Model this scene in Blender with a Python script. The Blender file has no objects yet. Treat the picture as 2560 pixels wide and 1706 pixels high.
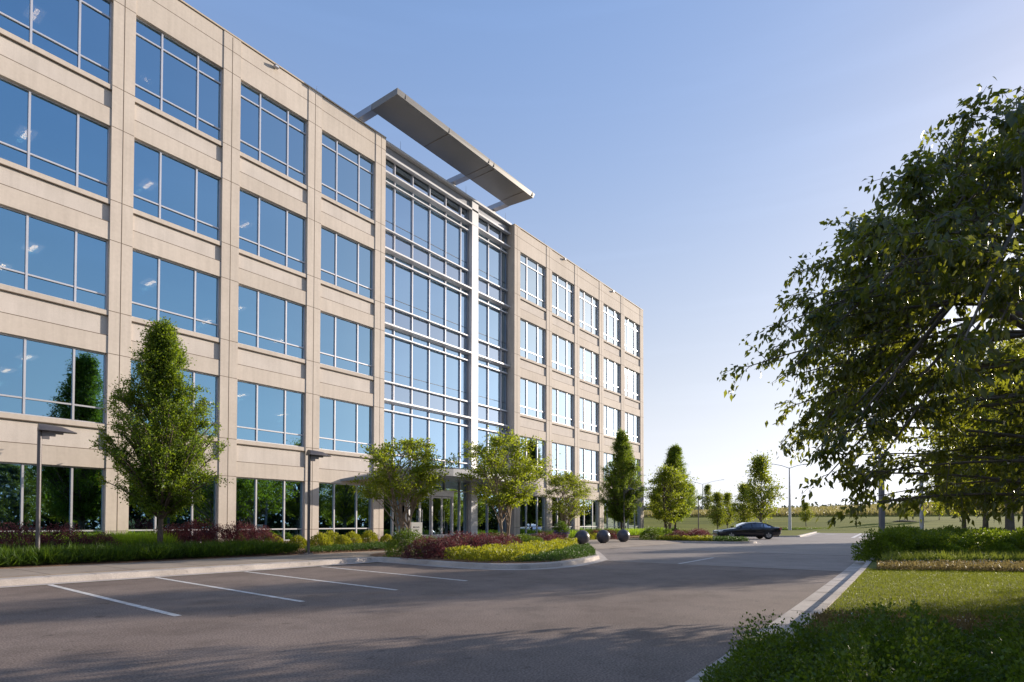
import bpy, math, random
import numpy as np
from mathutils import Vector, Matrix
scene = bpy.context.scene
col = scene.collection
R = math.radians

# ---------------------------------------------------------------- camera
cam = bpy.data.cameras.new('camera'); cam_o = bpy.data.objects.new('camera', cam); col.objects.link(cam_o)
yaw, pitch, roll = R(36.78), R(1.2306), R(.0909)
fw = Vector((math.cos(yaw)*math.cos(pitch), math.sin(yaw)*math.cos(pitch), math.sin(pitch)))
rt = Vector((math.sin(yaw), -math.cos(yaw), 0)); up = rt.cross(fw)
r2 = rt*math.cos(roll) + up*math.sin(roll); u2 = up*math.cos(roll) - rt*math.sin(roll)
mw = Matrix((r2, u2, -fw)).transposed().to_4x4(); mw.translation = Vector((0, -25.672, 1.38))
cam_o.matrix_world = mw
cam.sensor_width = 36; cam.lens = 21.094; cam.shift_y = .1648
cam.clip_start = .1; cam.clip_end = 6000
scene.camera = cam_o

# ---------------------------------------------------------------- sky and sun
SUN_AZ, SUN_EL = R(-24), R(15)
world = bpy.data.worlds.new('World'); scene.world = world; world.use_nodes = True
nt = world.node_tree; nt.nodes.clear()
sky = nt.nodes.new('ShaderNodeTexSky'); sky.sky_type = 'NISHITA'; sky.sun_disc = False
sky.sun_elevation = SUN_EL; sky.sun_rotation = R(90) - SUN_AZ
sky.air_density = 1.0; sky.dust_density = 1.1; sky.ozone_density = 3.0
tint = nt.nodes.new('ShaderNodeMix'); tint.data_type = 'RGBA'; tint.blend_type = 'MULTIPLY'; tint.inputs[0].default_value = 1
tint.inputs[7].default_value = (1.31, 1.205, 1.21, 1)
bg = nt.nodes.new('ShaderNodeBackground'); bg.inputs[1].default_value = .15
wo = nt.nodes.new('ShaderNodeOutputWorld')
bw = nt.nodes.new('ShaderNodeRGBToBW'); pw = nt.nodes.new('ShaderNodeMath'); pw.operation = 'POWER'; pw.inputs[1].default_value = -.52
mxm = nt.nodes.new('ShaderNodeMath'); mxm.operation = 'MAXIMUM'; mxm.inputs[1].default_value = .02
sc_ = nt.nodes.new('ShaderNodeVectorMath'); sc_.operation = 'SCALE'
nt.links.new(sky.outputs[0], bw.inputs[0]); nt.links.new(bw.outputs[0], mxm.inputs[0]); nt.links.new(mxm.outputs[0], pw.inputs[0]); nt.links.new(sky.outputs[0], sc_.inputs[0]); nt.links.new(pw.outputs[0], sc_.inputs['Scale'])
tcn = nt.nodes.new('ShaderNodeTexCoord'); sp3 = nt.nodes.new('ShaderNodeSeparateXYZ'); nt.links.new(tcn.outputs['Generated'], sp3.inputs[0])
hr = nt.nodes.new('ShaderNodeMapRange'); hr.interpolation_type = 'SMOOTHSTEP'; hr.inputs['From Min'].default_value = 0; hr.inputs['From Max'].default_value = .78; hr.inputs['To Min'].default_value = .95; hr.inputs['To Max'].default_value = 0
nt.links.new(sp3.outputs[2], hr.inputs[0])
bw2 = nt.nodes.new('ShaderNodeRGBToBW'); nt.links.new(sc_.outputs[0], bw2.inputs[0])
wh = nt.nodes.new('ShaderNodeVectorMath'); wh.operation = 'SCALE'; wh.inputs[0].default_value = (.84, .94, 1.02); nt.links.new(bw2.outputs[0], wh.inputs['Scale'])
hm = nt.nodes.new('ShaderNodeMix'); hm.data_type = 'RGBA'; nt.links.new(hr.outputs[0], hm.inputs[0]); nt.links.new(sc_.outputs[0], hm.inputs[6]); nt.links.new(wh.outputs[0], hm.inputs[7])
cm = nt.nodes.new('ShaderNodeMapping'); cm.inputs['Scale'].default_value = (1.2, 1.2, 16); nt.links.new(tcn.outputs['Generated'], cm.inputs[0])
cn_ = nt.nodes.new('ShaderNodeTexNoise'); cn_.inputs['Scale'].default_value = 1.6; cn_.inputs['Detail'].default_value = 6; nt.links.new(cm.outputs[0], cn_.inputs['Vector'])
cr_ = nt.nodes.new('ShaderNodeMapRange'); cr_.inputs['From Min'].default_value = .50; cr_.inputs['From Max'].default_value = .75; cr_.inputs['To Max'].default_value = .05; nt.links.new(cn_.outputs['Fac'], cr_.inputs[0])
ad = nt.nodes.new('ShaderNodeMath'); ad.operation = 'ADD'; ad.inputs[1].default_value = 1; hb = nt.nodes.new('ShaderNodeMath'); hb.operation = 'MULTIPLY_ADD'; hb.inputs[1].default_value = .42; nt.links.new(hr.outputs[0], hb.inputs[0]); nt.links.new(cr_.outputs[0], hb.inputs[2]); nt.links.new(hb.outputs[0], ad.inputs[0])
cs = nt.nodes.new('ShaderNodeVectorMath'); cs.operation = 'SCALE'; nt.links.new(hm.outputs[2], cs.inputs[0]); nt.links.new(ad.outputs[0], cs.inputs['Scale'])
nt.links.new(cs.outputs[0], tint.inputs[6]); nt.links.new(tint.outputs[2], bg.inputs[0]); nt.links.new(bg.outputs[0], wo.inputs[0])
sun = bpy.data.lights.new('sun', 'SUN'); sun.energy = 4.2; sun.angle = R(.5); sun.color = (1, .87, .72)
sun_o = bpy.data.objects.new('sun', sun); col.objects.link(sun_o)
sd = Vector((math.cos(SUN_AZ)*math.cos(SUN_EL), math.sin(SUN_AZ)*math.cos(SUN_EL), math.sin(SUN_EL)))
sun_o.rotation_euler = sd.to_track_quat('Z', 'Y').to_euler(); sun_o.location = (60, -40, 60)
vs = scene.view_settings; vs.view_transform = 'Standard'; vs.look = 'None'; vs.exposure = .88; vs.gamma = 1
scene.cycles.max_bounces = 8; scene.cycles.transparent_max_bounces = 12

# ---------------------------------------------------------------- helpers
def tag(o, label=None, cat=None, group=None, kind=None):
    if label: o['label'] = label
    if cat: o['category'] = cat
    if group: o['group'] = group
    if kind: o['kind'] = kind
    return o
def thing(name, label, cat, loc=(0, 0, 0), rz=0, group=None):
    o = bpy.data.objects.new(name, None); o.empty_display_size = .2; col.objects.link(o)
    o.location = loc; o.rotation_euler = (0, 0, rz)
    return tag(o, label, cat, group)
KIDS = {}
def link(o, parent=None):
    col.objects.link(o)
    if parent is not None:
        o.parent = parent; KIDS.setdefault(parent.name, []).append(o)
    return o
def copy_tree(o, parent=None):
    c = o.copy(); link(c, parent)
    for ch in KIDS.get(o.name, []): copy_tree(ch, c)
    return c
class MB:
    def __init__(s): s.v = []; s.f = []; s.m = []
    def poly(s, pts, m=0):
        n = len(s.v); s.v += [tuple(p) for p in pts]; s.f.append(tuple(range(n, n+len(pts)))); s.m.append(m)
    def box(s, a, b, m=0):
        (x0, y0, z0), (x1, y1, z1) = a, b; n = len(s.v)
        s.v += [(x0,y0,z0),(x1,y0,z0),(x1,y1,z0),(x0,y1,z0),(x0,y0,z1),(x1,y0,z1),(x1,y1,z1),(x0,y1,z1)]
        for q in ((0,3,2,1),(4,5,6,7),(0,1,5,4),(1,2,6,5),(2,3,7,6),(3,0,4,7)): s.f.append(tuple(n+i for i in q)); s.m.append(m)
    def prism(s, pts, z0, z1, m=0, bottom=True):   # pts ccw; z1 a number
        n = len(s.v); k = len(pts)
        s.v += [(p[0], p[1], z0) for p in pts] + [(p[0], p[1], z1) for p in pts]
        for i in range(k):
            j = (i+1) % k; s.f.append((n+i, n+j, n+k+j, n+k+i)); s.m.append(m)
        s.f.append(tuple(n+k+i for i in range(k))); s.m.append(m)
        if bottom: s.f.append(tuple(n+i for i in reversed(range(k)))); s.m.append(m)
    def tube(s, path, rad, n=6, cap=True, m=0):
        P = [Vector(p) for p in path]; k = len(P); base = len(s.v)
        t = (P[1]-P[0]).normalized(); a = t.orthogonal().normalized()
        for i in range(k):
            t = ((P[min(i+1, k-1)]-P[max(i-1, 0)])).normalized()
            a = (a - t*a.dot(t)).normalized(); b = t.cross(a)
            r = rad[i] if hasattr(rad, '__len__') else rad
            for j in range(n):
                an = 2*math.pi*j/n; s.v.append(tuple(P[i]+a*(r*math.cos(an))+b*(r*math.sin(an))))
        for i in range(k-1):
            for j in range(n):
                j2 = (j+1) % n; s.f.append((base+i*n+j, base+i*n+j2, base+(i+1)*n+j2, base+(i+1)*n+j)); s.m.append(m)
        if cap:
            s.f.append(tuple(base+j for j in reversed(range(n)))); s.m.append(m)
            s.f.append(tuple(base+(k-1)*n+j for j in range(n))); s.m.append(m)
    def rev(s, prof, n=24, c=(0, 0, 0), m=0):      # profile [(r,z)]
        base = len(s.v); k = len(prof)
        for (r, z) in prof:
            for j in range(n):
                an = 2*math.pi*j/n; s.v.append((c[0]+r*math.cos(an), c[1]+r*math.sin(an), c[2]+z))
        for i in range(k-1):
            for j in range(n):
                j2 = (j+1) % n; s.f.append((base+i*n+j, base+i*n+j2, base+(i+1)*n+j2, base+(i+1)*n+j)); s.m.append(m)
    def build(s, name, mats, parent=None, smooth=False):
        me = bpy.data.meshes.new(name); me.from_pydata(s.v, [], s.f)
        if not isinstance(mats, (list, tuple)): mats = [mats]
        for q in mats: me.materials.append(q)
        me.polygons.foreach_set('material_index', s.m)
        if smooth: me.polygons.foreach_set('use_smooth', [True]*len(s.f))
        me.update(); o = bpy.data.objects.new(name, me); link(o, parent)
        if smooth == 'auto':
            try: me.set_sharp_from_angle(angle=R(35))
            except Exception: pass
        return o

# ---------------------------------------------------------------- materials
def mat(name):
    m = bpy.data.materials.new(name); m.use_nodes = True; t = m.node_tree
    return m, t, t.nodes['Principled BSDF'], t.nodes['Material Output']
def N(t, ty, **kw):
    n = t.nodes.new(ty)
    for k, v in kw.items(): setattr(n, k, v)
    return n
def ramp(t, fac, stops):
    r = N(t, 'ShaderNodeValToRGB'); e = r.color_ramp.elements
    while len(e) > 1: e.remove(e[0])
    e[0].position = stops[0][0]; e[0].color = (*stops[0][1], 1)
    for p, c in stops[1:]:
        q = e.new(p); q.color = (*c, 1)
    t.links.new(fac, r.inputs[0]); return r.outputs[0]
def noise(t, scale, detail=5, rough=.6, vec=None, obj=False, sc=None):
    n = N(t, 'ShaderNodeTexNoise'); n.inputs['Scale'].default_value = scale; n.inputs['Detail'].default_value = detail; n.inputs['Roughness'].default_value = rough
    g = N(t, 'ShaderNodeNewGeometry'); src = g.outputs['Position']
    if sc:
        mp = N(t, 'ShaderNodeMapping'); mp.inputs['Scale'].default_value = sc; t.links.new(src, mp.inputs[0]); src = mp.outputs[0]
    t.links.new(src, n.inputs['Vector']); return n.outputs['Fac']
def mixc(t, a, b, f, mode='MIX'):
    m = N(t, 'ShaderNodeMix', data_type='RGBA', blend_type=mode)
    for i, v in ((6, a), (7, b), (0, f)):
        if hasattr(v, 'is_linked') or hasattr(v, 'links'): t.links.new(v, m.inputs[i])
        elif i == 0: m.inputs[0].default_value = v
        else: m.inputs[i].default_value = (*v, 1)
    return m.outputs[2]
def bump(t, bsdf, h, strength=.3, dist=.02):
    b = N(t, 'ShaderNodeBump'); b.inputs['Strength'].default_value = strength; b.inputs['Distance'].default_value = dist
    t.links.new(h, b.inputs['Height']); t.links.new(b.outputs[0], bsdf.inputs['Normal'])
def surf(name, c1, c2, scale=3, rough=.8, fine=60, fine_amt=.25, bstr=.25, bdist=.01, metallic=0, spec=.5, sc=None, detail=5, isl=0, streak=0, dirt=0, crack=0):
    m, t, b, o = mat(name)
    n1 = noise(t, scale, detail, sc=sc); c = ramp(t, n1, [(.3, c1), (.7, c2)])
    if isl:
        gi = N(t, 'ShaderNodeNewGeometry'); c = mixc(t, c, ramp(t, gi.outputs['Random Per Island'], [(0, (1-isl, 1-isl, 1-isl*1.1)), (1, (1+isl,)*3)]), 1., 'MULTIPLY')
    if streak:
        ns = noise(t, 1, 4, .6, sc=(5, 5, .22)); c = mixc(t, c, ramp(t, ns, [(.42, (1,)*3), (.72, (1-streak, 1-streak, 1-streak*1.05))]), 1., 'MULTIPLY')
    if dirt:
        nd = noise(t, 1.1, 6, .7); c = mixc(t, c, ramp(t, nd, [(.36, (1-dirt,)*3), (.52, (1,)*3), (.75, (1+dirt*.4,)*3)]), 1., 'MULTIPLY')
        n4 = noise(t, 3.3, 2); c = mixc(t, c, ramp(t, n4, [(.26, (.62,)*3), (.34, (1,)*3)]), 1., 'MULTIPLY')
    if crack:
        vo = N(t, 'ShaderNodeTexVoronoi', feature='DISTANCE_TO_EDGE'); vo.inputs['Scale'].default_value = crack; gp_ = N(t, 'ShaderNodeNewGeometry')
        nw = N(t, 'ShaderNodeTexNoise'); nw.inputs['Scale'].default_value = 1.5; nw.inputs['Detail'].default_value = 6; t.links.new(gp_.outputs['Position'], nw.inputs['Vector'])
        va = N(t, 'ShaderNodeVectorMath', operation='MULTIPLY_ADD'); va.inputs[1].default_value = (.9, .9, 0); t.links.new(nw.outputs['Color'], va.inputs[0]); t.links.new(gp_.outputs['Position'], va.inputs[2]); t.links.new(va.outputs[0], vo.inputs['Vector'])
        c = mixc(t, c, ramp(t, vo.outputs['Distance'], [(0, (.45,)*3), (.006, (.6,)*3), (.012, (1,)*3)]), 1., 'MULTIPLY')
    if fine:
        n2 = noise(t, fine, 3); g = ramp(t, n2, [(.25, (1-fine_amt,)*3), (.75, (1+fine_amt,)*3)])
        c = mixc(t, c, g, 1.0, 'MULTIPLY'); bump(t, b, n2, bstr, bdist)
    t.links.new(c, b.inputs['Base Color']); b.inputs['Roughness'].default_value = rough
    b.inputs['Metallic'].default_value = metallic; b.inputs['Specular IOR Level'].default_value = spec
    return m
M = {}
M['precast'] = surf('precast', (.485, .425, .37), (.565, .50, .44), .5, .85, 9, .05, .05, .004, isl=.045, streak=.10)
M['precast_panel'] = surf('precast_panel', (.50, .45, .41), (.58, .525, .48), .8, .9, 50, .10, .35, .006, isl=.05, streak=.08)
M['joint'] = surf('joint', (.13, .10, .075), (.16, .12, .09), 2, .9, 0)
M['coping'] = surf('coping', (.46, .38, .29), (.52, .43, .33), 1, .7, 0)
M['frame'] = surf('frame', (.52, .52, .56), (.56, .56, .60), 2, .38, 0, metallic=.35)
M['white_metal'] = surf('white_metal', (.54, .54, .565), (.61, .61, .635), .8, .4, 0, metallic=.15)
M['grey_metal'] = surf('grey_metal', (.27, .28, .31), (.33, .34, .37), .6, .35, 0, metallic=.6)
M['soffit_metal'] = surf('soffit_metal', (.18, .176, .17), (.20, .195, .19), .6, .42, 0, metallic=.35)
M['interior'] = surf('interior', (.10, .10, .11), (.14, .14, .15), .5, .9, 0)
M['ceiling'] = surf('ceiling', (.45, .45, .45), (.5, .5, .5), 1, .9, 0)
M['blind'] = surf('blind', (.20, .21, .23), (.24, .25, .27), 1, .9, 0)
M['asphalt'] = surf('asphalt', (.155, .117, .097), (.215, .168, .142), .45, .85, 45, .75, .5, .008, spec=.3, detail=8, dirt=.22)
M['asphalt_light'] = surf('asphalt_light', (.18, .148, .130), (.24, .20, .178), .3, .75, 60, .4, .5, .008, dirt=.2)
M['concrete_drive'] = surf('concrete_drive', (.20, .17, .15), (.27, .235, .21), .25, .75, 50, .2, .4, .006, dirt=.12)
M['concrete'] = surf('concrete', (.36, .315, .28), (.50, .445, .40), .8, .85, 40, .18, .4, .006, dirt=.18)
M['sidewalk'] = surf('sidewalk', (.24, .195, .155), (.33, .27, .215), .5, .85, 40, .15, .35, .005, dirt=.15)
M['paint'] = surf('paint', (.42, .40, .37), (.74, .72, .70), 5, .7, 40, .3, .3, .004, detail=8, dirt=.15)
M['mulch'] = surf('mulch', (.10, .055, .03), (.26, .15, .085), 14, .95, 60, .5, .9, .03)
M['soil'] = surf('soil', (.03, .035, .015), (.06, .05, .03), 6, .95, 40, .3, .6, .02)
M['ground'] = surf('ground', (.10, .12, .04), (.16, .16, .06), .2, .95, 5, .3, .3, .03)
M['pole_dark'] = surf('pole_dark', (.10, .09, .095), (.13, .12, .12), 2, .4, 0, metallic=.4)
M['pole_white'] = surf('pole_white', (.42, .42, .44), (.5, .5, .52), 2, .45, 0)
M['pole_grey'] = surf('pole_grey', (.17, .16, .17), (.21, .2, .21), 2, .45, 0)
M['black'] = surf('black', (.012, .012, .013), (.02, .02, .02), 2, .6, 0)
M['granite'] = surf('granite', (.04, .042, .052), (.08, .08, .095), 1.5, .36, 60, .3, .1, .002)
M['pot'] = surf('pot', (.05, .045, .045), (.075, .07, .065), 3, .6, 0)
M['sign_white'] = surf('sign_white', (.76, .76, .74), (.8, .8, .78), 3, .5, 0)
M['maroon'] = surf('maroon', (.09, .012, .015), (.11, .015, .02), 3, .5, 0)
M['bark'] = surf('bark', (.075, .055, .042), (.15, .115, .09), 9, .9, 50, .3, .7, .02)
M['bark_pale'] = surf('bark_pale', (.20, .145, .105), (.34, .26, .19), 6, .8, 40, .2, .4, .01)
M['bark_grey'] = surf('bark_grey', (.10, .085, .075), (.17, .145, .125), 7, .85, 40, .25, .6, .015)
M['rim'] = surf('rim', (.5, .5, .52), (.58, .58, .6), 3, .3, 0, metallic=.8)
M['tyre'] = surf('tyre', (.015, .015, .015), (.02, .02, .02), 3, .8, 0)

def foliage(name, c1, c2, trans=(.25, .35, .03), tf=.4, rough=.5, clump=.9, spec=.28):
    m, t, b, o = mat(name)
    g = N(t, 'ShaderNodeNewGeometry')
    c = ramp(t, g.outputs['Random Per Island'], [(.0, c1), (1., c2)])
    nz = noise(t, clump, 2); sh = ramp(t, nz, [(.35, (.75,)*3), (.65, (1.2,)*3)])
    c = mixc(t, c, sh, 1., 'MULTIPLY')
    t.links.new(c, b.inputs['Base Color']); b.inputs['Roughness'].default_value = rough; b.inputs['Specular IOR Level'].default_value = spec
    tr = N(t, 'ShaderNodeBsdfTranslucent')
    tc = mixc(t, c, (*[v*4 for v in trans],), .55); tc2 = mixc(t, tc, trans, .5)
    t.links.new(tc2, tr.inputs[0])
    mx = N(t, 'ShaderNodeMixShader'); mx.inputs[0].default_value = tf
    t.links.new(b.outputs[0], mx.inputs[1]); t.links.new(tr.outputs[0], mx.inputs[2]); t.links.new(mx.outputs[0], o.inputs[0])
    return m
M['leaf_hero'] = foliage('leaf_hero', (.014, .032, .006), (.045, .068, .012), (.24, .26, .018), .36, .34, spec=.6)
M['leaf_col'] = foliage('leaf_col', (.022, .050, .005), (.074, .118, .012), (.28, .38, .02), .31)
M['leaf_multi'] = foliage('leaf_multi', (.022, .046, .005), (.072, .108, .012), (.34, .40, .02), .34)
M['leaf_shade'] = foliage('leaf_shade', (.030, .050, .006), (.085, .110, .013), (.38, .40, .02), .44)
M['leaf_young'] = foliage('leaf_young', (.040, .070, .008), (.10, .13, .02), (.30, .34, .02), .36)
M['leaf_box'] = foliage('leaf_box', (.016, .040, .005), (.075, .120, .012), (.18, .27, .012), .25, .42, clump=2.5, spec=.35)
M['leaf_hedge'] = foliage('leaf_hedge', (.024, .050, .005), (.11, .15, .014), (.24, .32, .015), .3, .45, clump=1.6)
M['leaf_gold'] = foliage('leaf_gold', (.11, .14, .008), (.27, .27, .022), (.40, .40, .02), .28, clump=3)
M['leaf_purple'] = foliage('leaf_purple', (.028, .009, .014), (.105, .036, .046), (.16, .045, .05), .26, clump=3)
M['leaf_juniper'] = foliage('leaf_juniper', (.018, .045, .008), (.05, .10, .015), (.08, .16, .01), .2, clump=3)
M['leaf_grass'] = foliage('leaf_grass', (.016, .045, .005), (.06, .11, .010), (.12, .2, .01), .28, clump=2)
M['leaf_lime'] = foliage('leaf_lime', (.12, .21, .012), (.25, .33, .03), (.30, .45, .02), .35, clump=2)
M['leaf_lily'] = foliage('leaf_lily', (.06, .095, .015), (.17, .19, .035), (.22, .26, .03), .3, clump=2)
M['leaf_red'] = foliage('leaf_red', (.07, .05, .02), (.20, .13, .07), (.22, .18, .06), .3, clump=4)
M['leaf_dark'] = foliage('leaf_dark', (.014, .026, .006), (.035, .05, .010), (.06, .08, .01), .12)
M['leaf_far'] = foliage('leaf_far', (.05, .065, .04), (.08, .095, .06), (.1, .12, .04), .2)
M['petal'] = surf('petal', (.6, .58, .55), (.7, .68, .66), 5, .8, 0)
M['petal_violet'] = surf('petal_violet', (.12, .05, .35), (.3, .15, .6), 9, .8, 0)
M['lawn'] = surf('lawn', (.075, .098, .011), (.175, .178, .026), 1.1, .95, 26, .45, .8, .05)
M['lawn_far'] = surf('lawn_far', (.075, .095, .010), (.21, .205, .026), .35, .95, 3, .25, .5, .08, sc=(1, .12, 1), spec=.1)  # stretched bands put mowing stripes and shadow undulations into the colour
M['blade'] = foliage('blade', (.075, .10, .010), (.19, .20, .022), (.20, .23, .018), .3, clump=1.2, spec=.15)
M['tallgrass'] = foliage('tallgrass', (.16, .145, .04), (.28, .235, .09), (.26, .23, .08), .3, clump=.15)
def carpaint(name, c):
    m, t, b, o = mat(name); n = noise(t, 40, 1)
    t.links.new(ramp(t, n, [(0, c), (1, tuple(v*1.15 for v in c))]), b.inputs['Base Color'])
    b.inputs['Roughness'].default_value = .28; b.inputs['Coat Weight'].default_value = 1; b.inputs['Coat Roughness'].default_value = .04; b.inputs['Metallic'].default_value = .3
    return m
M['paint_black'] = carpaint('paint_black', (.008, .007, .012)); M['paint_blue'] = carpaint('paint_blue', (.02, .07, .2))
def lampmat(name, c, e):
    m, t, b, o = mat(name); b.inputs['Base Color'].default_value = (*c, 1); b.inputs['Emission Color'].default_value = (*c, 1); b.inputs['Emission Strength'].default_value = e
    n = noise(t, 5); t.links.new(ramp(t, n, [(0, tuple(v*.95 for v in c)), (1, c)]), b.inputs['Base Color']); return m
M['light_core'] = lampmat('light_core', (1, .80, .55), 11); M['light_panel'] = lampmat('light_panel', (.85, .8, .78), 1.2)
M['lens_red'] = carpaint('lens_red', (.5, .02, .02)); M['lens_clear'] = carpaint('lens_clear', (.6, .62, .65))

def glass(name, tint_, f0, trans, wav=.35, wscale=.5, refl2=(.93, .95, 1.)):
    m, t, b, o = mat(name); t.nodes.remove(b)
    gl = N(t, 'ShaderNodeBsdfGlossy'); gl.inputs['Roughness'].default_value = .012
    trn = N(t, 'ShaderNodeBsdfTransparent'); trn.inputs[0].default_value = (*trans, 1)
    fr = N(t, 'ShaderNodeFresnel'); fr.inputs['IOR'].default_value = 1.6
    mr = N(t, 'ShaderNodeMapRange'); mr.inputs['From Min'].default_value = .05; mr.inputs['From Max'].default_value = .6
    mr.inputs['To Min'].default_value = f0; mr.inputs['To Max'].default_value = 1
    t.links.new(fr.outputs[0], mr.inputs[0])
    lw = N(t, 'ShaderNodeLayerWeight'); lw.inputs[0].default_value = .5
    cc = ramp(t, lw.outputs['Facing'], [(.15, tint_), (.75, refl2)]); t.links.new(cc, gl.inputs[0])
    n = noise(t, wscale, 1, .4, sc=(1, 1, .6)); bp = N(t, 'ShaderNodeBump'); bp.inputs['Strength'].default_value = wav; bp.inputs['Distance'].default_value = .02
    t.links.new(n, bp.inputs['Height']); gi = N(t, 'ShaderNodeNewGeometry'); oi = N(t, 'ShaderNodeObjectInfo'); wn = N(t, 'ShaderNodeTexWhiteNoise', noise_dimensions='2D'); cx = N(t, 'ShaderNodeCombineXYZ')
    t.links.new(gi.outputs['Random Per Island'], cx.inputs[0]); t.links.new(oi.outputs['Random'], cx.inputs[1]); t.links.new(cx.outputs[0], wn.inputs['Vector'])
    vm = N(t, 'ShaderNodeVectorMath', operation='MULTIPLY_ADD'); vm.inputs[1].default_value = (.022, 0, .022); t.links.new(wn.outputs['Color'], vm.inputs[0]); t.links.new(bp.outputs[0], vm.inputs[2])
    vn = N(t, 'ShaderNodeVectorMath', operation='NORMALIZE'); t.links.new(vm.outputs[0], vn.inputs[0]); t.links.new(vn.outputs[0], gl.inputs['Normal'])
    mx = N(t, 'ShaderNodeMixShader'); t.links.new(mr.outputs[0], mx.inputs[0]); t.links.new(trn.outputs[0], mx.inputs[1]); t.links.new(gl.outputs[0], mx.inputs[2])
    t.links.new(mx.outputs[0], o.inputs[0]); return m
M['glass'] = glass('glass', (.34, .62, .84), .61, (.40, .38, .35), refl2=(.95, 1., 1.))
M['glass_curtain'] = glass('glass_curtain', (.48, .72, .95), .62, (.36, .40, .46), refl2=(.62, .78, .93))
M['glass_spandrel'] = glass('glass_spandrel', (.62, .78, .96), .55, (.62, .68, .74), refl2=(.8, .9, 1.))
M['car_glass'] = glass('car_glass', (.3, .3, .33), .35, (.08, .08, .09), 0)

# ---------------------------------------------------------------- ground, roads, kerbs
def sheet(name, pts, z, m, label=None, kind='structure'):
    b = MB(); b.poly([(x, y, z) if not callable(z) else (x, y, z(x, y)) for x, y in pts]); o = b.build(name, m)
    return tag(o, label, None, None, kind)
def sstep(a, b, x): t = min(1, max(0, (x-a)/(b-a))); return t*t*(3-2*t)
def terrain(x, y):
    h = 2.7*sstep(90, 155, x) + .45*sstep(60, 100, x)*sstep(-60, 20, y)*0
    h += (2.0+2.6*sstep(40, -60, y))*sstep(145, 215, x)
    return h
g = MB(); nx = [-900, -300, -100, -60]
nx = [-1500, -400, -120] + list(np.linspace(-60, 90, 6)) + list(np.linspace(94, 250, 40)) + [300, 400, 600, 1000, 3000]
ny = [-1500, -500, -250, -160] + list(np.linspace(-120, 160, 29)) + [250, 500, 1500]
for x in nx:
    for y in ny: g.v.append((x, y, terrain(x, y) - .03))
for i in range(len(nx)-1):
    for j in range(len(ny)-1):
        a = i*len(ny)+j; g.f.append((a, a+len(ny), a+len(ny)+1, a+1)); g.m.append(0)
tag(g.build('ground', M['lawn_far'], smooth=True), 'mown grass ground rising to a low bank beyond the car park', None, None, 'structure')
sheet('car_park', [(-60, -24.7), (19.3, -23.6), (19.3, -9.7), (-60, -9.7)], 0, M['asphalt'], 'dark asphalt car park in the foreground')
sheet('drive', [(19.3, -23.3), (29, -23.3), (29, -6), (19.3, -6)], 0, M['asphalt_light'], 'paler drive crossing in front of the entrance')
sheet('drive_apron', [(29, -23.3), (43, -23.3), (43, -5), (29, -5)], 0, M['concrete_drive'], 'concrete drive apron beyond the crossing')
sheet('far_car_park', [(43, -90), (97, -90), (97, -8.5), (64.6, -12.6), (57.9, -4.9), (53, 2), (43, 2)], 0, M['concrete_drive'], 'far grey car park')
sheet('rear_car_park', [(-60, -60), (43, -60), (43, -34), (-60, -34)], .01, M['asphalt'], 'second car park behind the trees')
s = MB(); s.box((19.28, -23.1, .003), (19.36, -13, .005)); s.box((28.97, -23.1, .003), (29.05, -9, .005)); tag(s.build('pavement_joint', M['joint']), 'dark joint lines across the drive', None, None, 'structure')
# entrance plaza
p = MB(); p.poly([(27, -10.6, .008), (40, -10.6, .008), (40, -9.2, .14), (27, -9.2, .14)]); p.poly([(20, -9.2, .14), (40, -9.2, .14), (40, -4, .16), (34.6, -.9, .3), (34.6, .68, .42), (22.4, .68, .42), (20, -3.5, .2)])
tag(p.build('entrance_plaza', M['sidewalk']), 'tan concrete plaza in front of the entrance', None, None, 'structure')
# left sidewalk
s = MB(); s.box((-40, -8.55, -.02), (14.6, -5.5, .15)); s.prism([(14.6, -8.45), (20, -8.2), (20, -5.6), (17, -5.2), (14.6, -5.5)], -.02, .15)
tag(s.build('sidewalk', M['sidewalk']), 'concrete footpath between car park and planting bed', None, None, 'structure')
s = MB()
for i in range(30): s.box((-38.4+i*1.8, -8.53, .15), (-38.37+i*1.8, -5.52, .1515))
tag(s.build('sidewalk_joint', M['joint']), None, None, None, 'structure')
def kerb(name, path, w=.16, h=.15, gut=.42, side=1, label=None, closed=False):
    P = [Vector((a, b)) for a, b in path]; n = len(P); b = MB()
    offs = []
    for i in range(n):
        a = P[i-1] if (i > 0 or closed) else P[i]; c = P[(i+1) % n] if (i < n-1 or closed) else P[i]
        t = (c-a).normalized(); offs.append(Vector((-t.y, t.x))*side)
    prof = [(-gut, .006), (-.02, .012), (0.015, h-.02), (.04, h), (w, h), (w, -.02)]
    for i in range(n):
        for u, z in prof: q = P[i]+offs[i]*u; b.v.append((q.x, q.y, z))
    k = len(prof)
    for i in range(n if closed else n-1):
        j = (i+1) % n
        for q in range(k-1):
            f = (i*k+q, j*k+q, j*k+q+1, i*k+q+1); b.f.append(f if side > 0 else f[::-1]); b.m.append(0)
    return tag(b.build(name, M['concrete']), label, None, None, 'structure')
def smooth_path(pts, it=2, closed=False):
    for _ in range(it):
        q = []; n = len(pts)
        rng = range(n if closed else n-1)
        if not closed: q.append(pts[0])
        for i in rng:
            a, b = pts[i], pts[(i+1) % n]; q += [(a[0]*.75+b[0]*.25, a[1]*.75+b[1]*.25), (a[0]*.25+b[0]*.75, a[1]*.25+b[1]*.75)]
        if not closed: q.append(pts[-1])
        pts = q
    return pts
kerb('kerb', smooth_path([(-40, -9.3), (0, -9.3), (10, -9.3), (13.2, -9.15), (14.15, -9.1), (14.3, -10), (13.95, -12), (13.85, -14.2), (14.3, -15.3), (15.8, -15.75), (18.2, -15.35), (20.2, -14.7)]), w=.5, h=.15, gut=.36, side=1, label='pale concrete kerb round the parking bays and island')
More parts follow.
